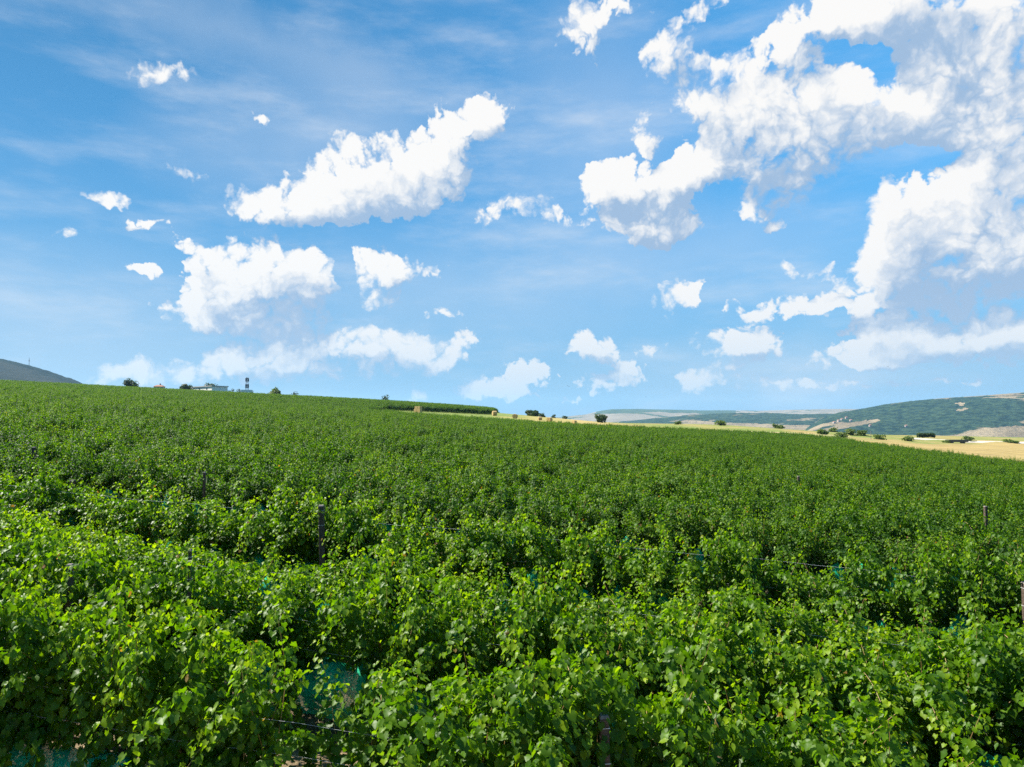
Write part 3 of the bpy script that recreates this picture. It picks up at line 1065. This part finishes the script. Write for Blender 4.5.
# the rest of the vineyard, past the 298 nearest vines, as one mass
fol_objs = {}
for o in COL.objects:
    if o.name.startswith('foliage') and o.data.name not in fol_objs:
        fol_objs[o.data.name] = o
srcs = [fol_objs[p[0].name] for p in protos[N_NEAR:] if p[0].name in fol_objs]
S_ = np.array([(q[1], q[2]) for q in stuff])
S_z = ground(S_[:, 0], S_[:, 1])
nS = len(S_)
rot = np.zeros((nS, 3)); rot[:, 2] = ROW_ROT + np.where(rs.rand(nS) < .5, math.pi, 0) + rs.normal(0, .05, nS)
scl = np.stack([rs.uniform(1.0, 1.2, nS), rs.uniform(.85, 1.08, nS), rs.uniform(.82, 1.22, nS)], 1)
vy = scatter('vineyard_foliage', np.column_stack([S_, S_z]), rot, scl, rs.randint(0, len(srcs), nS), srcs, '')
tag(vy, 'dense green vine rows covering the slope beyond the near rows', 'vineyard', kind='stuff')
print('VINES', len(indiv), 'STUFF', nS)

# ================================================================== posts, wires, nets
for (ri, x, y, px), (_r, _p, py, w, lean, label) in zip(post_pos, POST_SPECS):
    z0 = gz(x, y)
    top = CAM_Z + ray(px, py).z * y - z0
    root = empty('vineyard_post', (x, y, z0), ROW_ROT + .25)
    tag(root, label, 'post', 'trellis posts of the vineyard')
    shaft = MB().box(-w / 2, w / 2, -w / 2, w / 2, -.3, top - .03)
    for k in range(2, 8, 2):      # slight lean
        pass
    sh = shaft.build('shaft', M_POST, root, bevel=.012)
    cap = MB().box(-w / 2 - .004, w / 2 + .004, -w / 2 - .004, w / 2 + .004, top - .028, top, .012).build('end_grain', M_POSTTOP, root)
    root.rotation_euler[1] = lean
    if ri < 4:
        for hz in (top - .12, top - .45):
            MB().box(-w / 2 - .004, w / 2 + .004, -w / 2 - .004, w / 2 + .004, hz, hz + .006).build('wire_loop', M_WIRE, root)


def wire(off, h, front, label, r_=.0018):
    s_l, s_r = row_at_px(off, -120), row_at_px(off, 1150)
    a, b_ = min(s_l, s_r) - 1, max(s_l, s_r) + 1
    pts = []
    n = int((b_ - a) / .6)
    for i in range(n + 1):
        s = a + (b_ - a) * i / n
        x, y = row_pt(off - front, s)
        sag = .018 * math.sin(i * .6) + .012 * math.sin(i * 1.7 + off)
        pts.append((x, y, gz(x, y) + h + sag))
    o = MB().tube(pts, r_, 5).build('trellis_wire', M_WIRE)
    tag(o, label, 'wire', 'trellis wires')


for ri, heights in enumerate(((1.16, 1.50), (1.20, 1.62), (1.5,), (1.55, 2.12))):
    for hi, h in enumerate(heights):
        pos_w = ('lower', 'upper')[hi] if len(heights) == 2 else 'only'
        wire(rows[ri], h, (.12, .12, .2, .12)[ri], f'{pos_w} pale trellis wire strung along the {ORD[ri]} vine row', .0011 + .0003 * ri)


def net(off, label, seed, drop=1.0):
    rs2 = np.random.RandomState(seed)
    s_l, s_r = row_at_px(off, -150), row_at_px(off, 1170)
    a, b_ = min(s_l, s_r) - 1, max(s_l, s_r) + 1
    n = int((b_ - a) / .09)
    s = np.linspace(a, b_, n)
    verts, nn = [], 11
    # one curtain on each side of the trunks, tied together over the cordon
    prof = [(-.22, .22), (-.24, .36), (-.24, .50), (-.22, .64), (-.17, .76), (-.08, .84), (.08, .84), (.17, .76), (.22, .64), (.24, .50), (.24, .34)]
    ph = rs2.uniform(0, 6, 8)
    # here and there the net is pulled up and bulges out between the shoots
    pull = np.zeros(n)
    for c_ in np.arange(a, b_, .65):
        if rs2.rand() < .75:
            pull = np.maximum(pull, (.5 if drop < 1 else 1.0) * (rs2.uniform(.15, .4) if off < 11 else rs2.uniform(.3, .7)) * np.exp(-((s - c_ - rs2.uniform(-.4, .4)) / rs2.uniform(.18, .42)) ** 2))
    for k, (t, h) in enumerate(prof):
        up = (0, 0, .2, .5, .8, 1, .9, .5, .2, 0, 0)[k]
        w = .05 * np.sin(s * 5.1 + ph[0] + k * .4) + .04 * np.sin(s * 11.3 + ph[1] - k * .7) + .025 * rs2.normal(0, 1, n)
        hh = h * drop + (.07 * np.sin(s * 1.9 + ph[2]) + .05 * np.sin(s * 4.3 + ph[3])) * (1.3 if k in (0, 10) else .6)
        hh = hh + pull * up * (.85 + .10 * np.sin(s * 17 + k) + .08 * np.sin(s * 31))
        o2 = off + t + w - pull * (.17 if k < 6 else -.04)
        x = o2 * ROW_N.x + s * ROW_DIR.x; y = o2 * ROW_N.y + s * ROW_DIR.y
        verts.append(np.stack([x, y, ground(x, y) + hh], 1))
    v = np.concatenate(verts)
    f = [(k * n + i, k * n + i + 1, (k + 1) * n + i + 1, (k + 1) * n + i) for k in range(nn - 1) for i in range(n - 1)]
    me = bpy.data.meshes.new('bird_net'); me.from_pydata(v.tolist(), [], f); me.materials.append(M_NET); me.update()
    me.polygons.foreach_set('use_smooth', np.ones(len(f), bool))
    tag(link(bpy.data.objects.new('bird_net', me)), label, 'net', 'bird nets on the vine rows')


for ri in range(5):
    net(rows[ri], f'turquoise green bird net wrapped round the {ORD[ri]} vine row', 70 + ri, .8 if ri == 0 else 1.0)

# dry straw and weeds on the soil of the first lanes
rsb = np.random.RandomState(5)
nb = 9000
so = rsb.uniform(5.0, rows[1] + 1.6, nb); ss = rsb.uniform(-11, 11, nb)
bx = so * ROW_N.x + ss * ROW_DIR.x; by = so * ROW_N.y + ss * ROW_DIR.y; bz = ground(bx, by)
ang = rsb.uniform(0, 6.28, nb); ln = rsb.uniform(.06, .22, nb); rise = rsb.uniform(.02, .12, nb)
dx, dy = np.cos(ang), np.sin(ang)
w = .004
V = np.stack([np.stack([bx - dy * w, by + dx * w, bz + .004], 1), np.stack([bx + dy * w, by - dx * w, bz + .004], 1),
              np.stack([bx + dx * ln, by + dy * ln, bz + rise], 1)], 1).reshape(-1, 3)
M_STRAWB = simple_mat('dry_grass_blade', (.36, .27, .12), (.58, .46, .24), 3, .9)
me = np_mesh('dry_grass', V, np.arange(nb * 3), np.full(nb, 3), [M_STRAWB])
tag(link(bpy.data.objects.new('dry_grass', me)), 'dry straw coloured grass on the soil between the vine rows', 'grass', kind='stuff')

# ================================================================== far things
def at(px, py, Y):
    d = ray(px, py)
    return Vector((d.x * Y, Y, CAM_Z + d.z * Y))


def road_pt(px, py):
    """walk out along a pixel ray until it meets the land"""
    d = ray(px, py)
    lo = 120.0
    for Y in np.arange(120, 900, 1.0):
        if CAM_Z + d.z * Y <= gz(d.x * Y, Y):
            return d.x * Y, Y
    return d.x * 400, 400.0


def crown_mesh(name, seed, w, h, n, mat, base=.15, leaf=.3, lobes=7):
    """leaf clumps through an uneven crown volume"""
    rs2 = np.random.RandomState(seed)
    cs = [np.array([rs2.uniform(-.30, .30) * w, rs2.uniform(-.30, .30) * w, h * rs2.uniform(base, .74)]) for _ in range(lobes)]
    rad = [rs2.uniform(.20, .34) * w for _ in cs]
    P, Nn = [], []
    for i in range(n):
        k = rs2.randint(lobes)
        d = rs2.normal(0, 1, 3); d /= np.linalg.norm(d)
        rr = rad[k] * rs2.uniform(.55, 1.06)
        p = cs[k] + d * rr * np.array([1, 1, min(1.0, h / w * .9)])
        if p[2] < h * .05:
            p[2] = h * .05 + rs2.rand() * .1 * h
        P.append(p); Nn.append(d + np.array([0, 0, .4]) + rs2.normal(0, .4, 3))
    P = np.array(P); Nn = np.array(Nn)
    T = rs2.normal(0, 1, (n, 3)) + np.array([0, 0, -.5])
    return leaves_mesh(name, P, Nn, T, rs2.uniform(.7, 1.3, n) * leaf, rs2.beta(2, 2, n) * .85, mat, rs2)


def tree(name, px_l, px_r, py_top, py_base, Y, label, cat, group, seed, mat=None, trunk=True, sink=0.0, n=1000):
    """a tree or shrub at a given distance; its base goes down to the land"""
    c = (px_l + px_r) / 2
    base = at(c, py_base, Y)
    g = gz(base.x, base.y)
    top = at(c, py_top, Y).z
    W = (px_r - px_l) / F_PX * Y
    H = max(top - g, .6)
    root = empty(name, (base.x, base.y, g))
    tag(root, label, cat, group)
    vis = max(at(c, py_top, Y).z - base.z, .5)
    cb = max(0.0, H - max(vis * 1.25 + 1.0, W * .95)) if trunk else 0.0
    me = crown_mesh('crown' if trunk else 'foliage', seed, W, H - cb, n, mat or M_TREE, .12 if trunk else .02, max(.2, W * .095), 12)
    o = link(bpy.data.objects.new('crown' if trunk else 'foliage', me), root)
    o.location = (0, 0, cb)
    tk = MB()
    r0 = max(.05, W * .035)
    if trunk:
        tk.tube([(0, 0, -.3), (W * .02, 0, (cb + vis * .3) * .5), (0, W * .02, cb + vis * .45)], [r0, r0 * .8, r0 * .45], 7)
        for a in range(4):
            an = a * 1.7 + seed
            tk.tube([(0, 0, cb + vis * .18), (math.cos(an) * W * .16, math.sin(an) * W * .16, cb + vis * .45), (math.cos(an) * W * .28, math.sin(an) * W * .28, cb + vis * .6)], [r0 * .5, r0 * .3, r0 * .12], 5)
        tk.build('trunk', M_BARK, root, True)
    else:
        for a in range(4):
            an = a * 1.6 + seed
            tk.tube([(0, 0, -.1), (math.cos(an) * W * .2, math.sin(an) * W * .2, H * .5)], [r0 * .6, r0 * .2], 5)
        tk.build('stem', M_BARK, root, True)
    return root


TG = 'trees along the skyline'
tree('round_tree', 125.5, 138.5, 378.5, 386, 405, 'small round dark tree alone on the left skyline', 'tree', TG, 1)
tree('broad_tree', 180, 192.5, 381, 389, 425, 'dark bushy tree behind the left end of the white building', 'tree', TG, 2)
tree('broad_tree', 204.5, 216, 382.5, 389, 430, 'dark spiky tree behind the middle of the white building', 'tree', TG, 3)
tree('young_tree', 228, 234, 387.5, 392.5, 425, 'small green tree at the right end of the white building', 'tree', TG, 4, n=350)
tree('young_tree', 237, 242.5, 386.5, 393, 425, 'narrow little green tree just left of the mast', 'tree', TG, 5, n=350)
tree('young_tree', 248, 253.5, 389.5, 394, 425, 'low little green tree just right of the mast foot', 'tree', TG, 6, n=350)
tree('broad_tree', 268.5, 281, 386, 395, 400, 'broad green brown tree right of the mast on the skyline', 'tree', TG, 7, mat=M_SHRUB)
tree('low_bush', 290, 298, 391, 397, 400, 'small dark bush right of the broad tree on the skyline', 'bush', TG, 8, trunk=False, n=400)
tree('lone_tree', 381.5, 389, 394, 402.5, 380, 'tiny lone tree with a visible trunk above the upper vineyard', 'tree', TG, 9, n=350)
SG = 'shrubs along the grass strip'
tree('dark_shrub', 526, 539.5, 409.6, 415.5, 330, 'large dark shrub behind the straw bales', 'shrub', SG, 10, trunk=False)
tree('dark_shrub', 538, 546, 412.8, 417, 325, 'smaller dark shrub touching the large shrub behind the bales', 'shrub', SG, 11, trunk=False, n=400)
tree('dark_shrub', 551, 556, 414, 418, 330, 'little dark shrub behind the middle bale', 'shrub', SG, 12, trunk=False, n=300)
tree('dark_shrub', 562, 568, 415.5, 418.5, 340, 'low flat shrub right of the middle bales', 'shrub', SG, 13, trunk=False, n=300)
tree('round_bush', 595.5, 607.5, 413.2, 420.5, 320, 'round dark bush alone where the far blue plateau begins', 'bush', SG, 14, trunk=False)
RS = 'shrubs on the dry grass at the right'
for (l, r_, t, b_, Y, lab, sd) in [
    (715, 726, 419.5, 425.5, 330, 'green shrub by itself on the pale grass under the wooded ridge', 20),
    (674, 682, 420.8, 424.5, 330, 'faint low shrub left of the lone green shrub', 21),
    (773, 784, 423.5, 428.5, 330, 'small green shrub at the middle of the dry bank', 22),
    (816, 828, 428.4, 434.5, 300, 'dark round shrub, first of the close cluster on the dry bank', 23),
    (828, 838, 427.3, 432, 330, 'dark shrub at the back of the close cluster', 24),
    (834, 848, 431.5, 437.5, 290, 'low wide shrub in front of the close cluster', 25),
    (845, 857, 428.2, 434.8, 310, 'largest green bush left half of the wide pair on the bank', 26),
    (856, 867, 429.5, 435.5, 305, 'green bush right half of the wide pair on the bank', 27),
    (874, 885, 434, 439.5, 290, 'small dark shrub right of the wide pair of bushes', 28),
    (902, 913, 435.6, 441, 290, 'rounded shrub on the green strip above the stubble', 29),
    (962, 973, 435.8, 440.6, 310, 'round shrub near the pale road at right', 30),
    (1003, 1016, 438.5, 443, 310, 'low dark shrub above the pale road at right edge', 31),
    (943, 950, 440, 442.8, 300, 'tiny shrub just left of the dark trailer', 32),
]:
    Y = min(max(road_pt((l + r_) / 2, b_)[1], 215), 400)
    tree('dry_land_shrub', l, r_, t, b_, Y, lab, 'shrub', RS, sd, mat=M_SHRUB, trunk=False, n=420)

# clipped hedge like block of trees
hx = at(926, 436, 320); g = gz(hx.x, hx.y)
root = empty('tree_belt', (hx.x, hx.y, g)); tag(root, 'dark straight sided belt of trees on the green strip', 'hedge')
hh = at(926, 433.6, 320).z - g
rs2 = np.random.RandomState(77); n = 900
P = np.column_stack([rs2.uniform(-4, 4, n), rs2.uniform(-1.2, 1.2, n), rs2.uniform(.1, 1.0, n) ** .7 * hh])
me = leaves_mesh('foliage', P, rs2.normal(0, 1, (n, 3)) + (0, 0, .6), rs2.normal(0, 1, (n, 3)), rs2.uniform(.35, .6, n), rs2.beta(2, 2, n) * .7, M_TREE, rs2)
link(bpy.data.objects.new('foliage', me), root)

# ------------------------------------------------------------------ white building, house, masts
Yb = 432
a, b_ = at(182.5, 388, Yb), at(228, 391, Yb)
cxb = (a.x + b_.x) / 2; wb_ = b_.x - a.x; g = gz(cxb, Yb)
wb_ /= math.cos(.7)
root = empty('farm_building', (cxb, Yb, g), -.7)
tag(root, 'long low white farm building with flat grey roof on the left skyline', 'building')
hB = at(205, 387.5, Yb).z - g
MB().box(-wb_ / 2, wb_ / 2, -5, 5, -4, hB).build('wall', M_WHITE, root)
rf = MB().box(-wb_ / 2 + 12, wb_ / 2 + .4, -5.4, 5.4, hB + .003, hB + .55).build('roof', M_GREYROOF, root)
MB().box(1.5, 2.7, -1, .2, hB + .553, hB + 1.5).build('chimney', M_WHITE, rf)
for k in range(4):
    xx = -wb_ / 2 + 3.2 + k * (wb_ - 4) / 3.6
    wn = MB().box(xx - .75, xx + .75, -5.03, -4.95, hB - 1.9, hB - .7).build('window', M_GREYROOF, root)
    MB().box(xx - .62, xx + .62, -5.05, -5.032, hB - 1.78, hB - .82).build('pane', M_GLASS, wn)

Yh = 420
c = at(159.5, 386, Yh); g = gz(c.x, Yh); hH = at(159.5, 386.6, Yh).z - g
root = empty('farmhouse', (c.x, Yh, g), .2)
tag(root, 'tiny cream farmhouse with red roof peeping over the vines', 'house')
MB().box(-2.6, 2.6, -2.5, 2.5, -3, hH).build('wall', M_CREAM, root)
rf = MB().add([(-2.9, -2.9, hH), (2.9, -2.9, hH), (2.9, 2.9, hH), (-2.9, 2.9, hH), (-1.2, 0, hH + 1.1), (1.2, 0, hH + 1.1)],
              [(0, 1, 5, 4), (1, 2, 5), (2, 3, 4, 5), (3, 0, 4), (3, 2, 1, 0)]).build('roof', M_TILE, root)
MB().box(.2, .7, -.3, .2, hH + .6, hH + 1.9).build('chimney', M_REDSTEEL, rf)
wn = MB().box(-.7, .7, -2.53, -2.47, hH - 1.4, hH - .4).build('window', M_WHITE, root)
MB().box(-.58, .58, -2.55, -2.532, hH - 1.3, hH - .5).build('pane', M_GLASS, wn)

Ym = 424
c = at(247, 390, Ym); g = gz(c.x, Ym); top = at(247, 377.2, Ym).z - g; low = at(247, 391, Ym).z - g
root = empty('telecom_mast', (c.x, Ym, g), .3)
tag(root, 'dark lattice telecom mast with two antenna drums on the skyline', 'mast')
lg = MB()
for sx in (-1, 1):
    for sy in (-1, 1):
        lg = MB().tube([(sx * 1.0, sy * 1.0, -1), (sx * .45, sy * .45, top)], [.14, .10], 6)
        lg.build('leg', M_STEEL, root)
br = MB()
nb_ = 7
for k in range(nb_):
    f0, f1 = k / nb_, (k + 1) / nb_
    r0, r1 = 1.0 - .55 * f0, 1.0 - .55 * f1
    z0, z1 = f0 * top, f1 * top
    for q in range(4):
        p0 = [(-r0, -r0), (r0, -r0), (r0, r0), (-r0, r0)]; p1 = [(-r1, -r1), (r1, -r1), (r1, r1), (-r1, r1)]
        br.tube([(*p0[q], z0), (*p1[(q + 1) % 4], z1)], .05, 4)
br.build('bracing', M_STEEL, root)
for (pt, pb) in ((378.2, 381.3), (384.2, 387.8)):
    z1, z0 = at(247, pt, Ym).z - g, at(247, pb, Ym).z - g
    d_ = MB()
    for k in range(6):
        an = k * math.pi / 3
        d_.box(math.cos(an) * .8 - .25, math.cos(an) * .8 + .25, math.sin(an) * .8 - .25, math.sin(an) * .8 + .25, z0, z1)
    dr = d_.build('antenna_drum', M_STEEL, root)
    MB().tube([(0, 0, z0 - .12), (0, 0, z0 + .0)], [1.15, 1.15], 12).build('platform', M_STEEL, dr)
MB().box(-3.2, 3.2, -1.6, 1.6, -2, low + .7).build('equipment_cabin', M_WHITE, root)

Yl = 2880
c = at(29, 366.5, Yl); zt = at(29, 357.5, Yl).z
root = empty('radio_mast', (c.x, Yl, c.z - 8))
tag(root, 'thin radio mast on top of the grey mountain at left', 'mast')
hM = zt - c.z + 8
MB().tube([(0, 0, 0), (0, 0, hM)], [1.3, .5], 6).build('pole', M_STEEL, root)
MB().tube([(0, 0, hM * .62), (0, 0, hM * .80)], [1.6, 1.6], 8).build('antenna_drum', M_REDSTEEL, root)


# ------------------------------------------------------------------ straw bales
def bale(px, py_base, Y, d, w, rz, label):
    c = at(px, py_base, Y); g = gz(c.x, Y)
    me = bpy.data.meshes.new('straw_bale')
    rs2 = np.random.RandomState(int(px)); n = 28
    vs, fs = [], []
    for i, (xx, rr) in enumerate(((-w / 2, .0), (-w / 2, .55), (-w / 2, .94), (-w * .44, 1.0), (0, 1.02), (w * .44, 1.0), (w / 2, .94), (w / 2, .55), (w / 2, .0))):
        for k in range(n):
            a = 2 * math.pi * k / n
            r_ = rr * d / 2 * (1 + rs2.normal(0, .012))
            vs.append((xx + rs2.normal(0, .01), math.cos(a) * r_, max(d / 2 + math.sin(a) * r_, .04 * d)))
    for i in range(8):
        for k in range(n):
            fs.append((i * n + k, i * n + (k + 1) % n, (i + 1) * n + (k + 1) % n, (i + 1) * n + k))
    me.from_pydata(vs, [], fs); me.materials.append(M_BALE); me.update(); me.validate()
    o = link(bpy.data.objects.new('straw_bale', me))
    o.location = (c.x, Y, g - .05); o.rotation_euler = (0, 0, rz)
    tag(o, label, 'bale', 'straw bales on the grass strip')


bale(494.5, 414.5, 268, 1.9, 1.6, .3, 'round straw bale beside the end of the upper vineyard')
bale(515, 416, 258, 1.8, 1.5, 1.2, 'dark sided round straw bale left of the large dark shrub')
bale(549.5, 419, 250, 1.9, 1.5, .9, 'largest standing straw bale in front of the shrubs')
bale(540, 417.5, 262, 1.3, 1.4, .2, 'small pale straw bale left of the largest bale')
bale(574.5, 420.5, 252, 1.5, 1.2, .6, 'small lone straw bale on the green strip left of the round bush')
bale(638, 427, 240, 1.7, 2.2, .1, 'pale straw bale on the bright track nearest the vines')
c = at(418, 414, 238); g = gz(c.x, c.y)
print('STACK ground y', CY - F_PX * math.tan(math.atan((g - CAM_Z) / 238) - PITCH))
root = empty('straw_stack', (c.x, c.y, g), -.6)
tag(root, 'wide stack of square straw bales in front of the upper vineyard', 'bale stack')
for k, (xx, zz, ww) in enumerate(((-.75, 0, 1.4), (.75, 0, 1.4), (-.75, .86, 1.4), (.75, .86, 1.4), (-.4, 1.72, 1.4), (.9, 1.72, 1.0))):
    MB().box(xx - ww / 2, xx + ww / 2, -.6, .6, zz, zz + .85).build('square_bale', M_BALE, root, bevel=.06)

# ------------------------------------------------------------------ pale road, trailer, wall, village
M_ROAD = simple_mat('pale_gravel', (.36, .32, .25), (.50, .45, .37), .5, .95)
M_TRACK = simple_mat('dry_track_soil', (.48, .36, .18), (.64, .52, .32), .4, .95)


ribbon('dirt_road', [(176, 303), (200, 303), (240, 303), (300, 302)], 4.0, M_ROAD, .12, 160)
ribbon('dirt_track', [at(600, 421, 268).to_2d(), at(660, 424, 270).to_2d(), at(720, 426, 285).to_2d(), at(790, 430, 290).to_2d(), at(850, 436, 285).to_2d()], 5, M_TRACK)

c = at(957, 443, 285); g = gz(c.x, c.y)
root = empty('farm_trailer', (c.x, c.y, g), .05)
tag(root, 'long dark farm trailer parked beside the pale road', 'trailer')
MB().box(-4.2, 4.2, -1.1, 1.1, .55, 1.5).build('bed', M_SHEETMETAL, root, bevel=.05)
for xx in (-2.6, 2.4):
    wh = MB().tube([(xx, -1.15, .42), (xx, 1.15, .42)], [.42, .42], 14)
    wh.build('wheel', M_STEEL, root)
MB().tube([(-4.2, 0, .65), (-5.8, 0, .55)], [.07, .05], 6).build('drawbar', M_STEEL, root)

c = at(871, 441, 270); g = gz(c.x, c.y)
o = MB().tube([(0, 0, -.3), (0, 0, 3.2)], [.10, .07], 8).build('utility_pole', M_POSTTOP)
o.location = (c.x, c.y, g)
tag(o, 'short pale pole at the edge of the stubble field', 'pole')

M_VILLAGE = simple_mat('pinkish_render', (.30, .24, .20), (.42, .35, .30), .3, .9)
rsv = np.random.RandomState(8)
VL = [('white', 838, 422), ('orange walled', 842, 420.5), ('cream', 846, 419), ('grey', 850, 421.5), ('pink', 834, 423.5), ('white', 870, 427), ('cream', 905, 427.5)]
desc = ['pale house at the lower middle of the far village', 'red roofed house at the heart of the far village', 'house highest up the slope in the far village', 'house at the right end of the far village',
        'house at the left end of the far village', 'single pale house apart, right of the far village', 'single far house at the foot of the wooded hill']
for (nm, px, py), lab in zip(VL, desc):
    c = wooded_hill_surface(px, py)
    root = empty('village_house', c, rsv.uniform(-.5, .5))
    tag(root, lab, 'house', 'houses of the far village')
    w_, h_ = rsv.uniform(8, 13), rsv.uniform(6, 8)
    MB().box(-w_ / 2, w_ / 2, -5, 5, -12, h_).build('wall', M_VILLAGE, root)
    MB().add([(-w_ / 2 - .5, -5.5, h_), (w_ / 2 + .5, -5.5, h_), (w_ / 2 + .5, 5.5, h_), (-w_ / 2 - .5, 5.5, h_), (-w_ / 4, 0, h_ + 3.2), (w_ / 4, 0, h_ + 3.2)],
             [(0, 1, 5, 4), (1, 2, 5), (2, 3, 4, 5), (3, 0, 4), (3, 2, 1, 0)]).build('roof', M_TILE, root)


# ------------------------------------------------------------------ birds
def bird(px, py, Y, span, rz, lift, label):
    c = at(px, py, Y)
    s = span / 2
    vs = [(0, .22 * s, 0), (.07 * s, .06 * s, .03 * s), (.07 * s, -.2 * s, .03 * s), (0, -.42 * s, 0), (-.07 * s, -.2 * s, .03 * s), (-.07 * s, .06 * s, .03 * s), (0, 0, -.07 * s), (0, 0, .08 * s)]
    fs = [(0, 7, 1), (1, 7, 2), (2, 7, 3), (3, 7, 4), (4, 7, 5), (5, 7, 0), (1, 6, 0), (2, 6, 1), (3, 6, 2), (4, 6, 3), (5, 6, 4), (0, 6, 5)]
    m_ = MB().add(vs, fs)
    for sg in (-1, 1):
        m_.add([(sg * .06 * s, .07 * s, .02 * s), (sg * .5 * s, .14 * s, lift * .6 * s), (sg * s, -.08 * s, lift * s), (sg * .5 * s, -.14 * s, lift * .55 * s), (sg * .06 * s, -.14 * s, .02 * s),
                (sg * .3 * s, 0, lift * .33 * s - .03 * s)],
               [(0, 1, 3, 4), (1, 2, 3), (0, 5, 1), (1, 5, 2), (2, 5, 3), (3, 5, 4), (4, 5, 0)])
    o = m_.build('flying_bird', M_BIRD)
    o.location = c; o.rotation_euler = (.1, .2, rz)
    tag(o, label, 'bird', 'birds in the sky')


bird(568.5, 386.5, 150, .95, .5, .45, 'larger dark bird flying low over the middle skyline')
bird(887.5, 367, 150, .75, 1.9, .25, 'dark bird gliding under the right hand clouds')
bird(646, 397, 170, .6, .9, .4, 'tiny bird low in the sky above the far plateau')

# ================================================================== air
def build_haze():
    x0, x1, y0, y1, z0, z1 = -13500, 13500, -13500, 13500, -110, 330
    o = MB().box(x0, x1, y0, y1, z0, z1)
    m = bpy.data.materials.new('thin_haze'); m.use_nodes = True
    t = m.node_tree
    t.nodes.remove(t.nodes['Principled BSDF'])
    pv = t.nodes.new('ShaderNodeVolumePrincipled')
    pv.inputs['Color'].default_value = (.42, .73, 1.0, 1)
    pv.inputs['Density'].default_value = HAZE
    pv.inputs['Anisotropy'].default_value = 0.2
    t.links.new(pv.outputs[0], t.nodes['Material Output'].inputs['Volume'])
    ob = o.build('haze', m)
    tag(ob, 'thin bluish summer haze over the valley', 'haze', kind='stuff')


HAZE = 5e-5
if HAZE:
    build_haze()
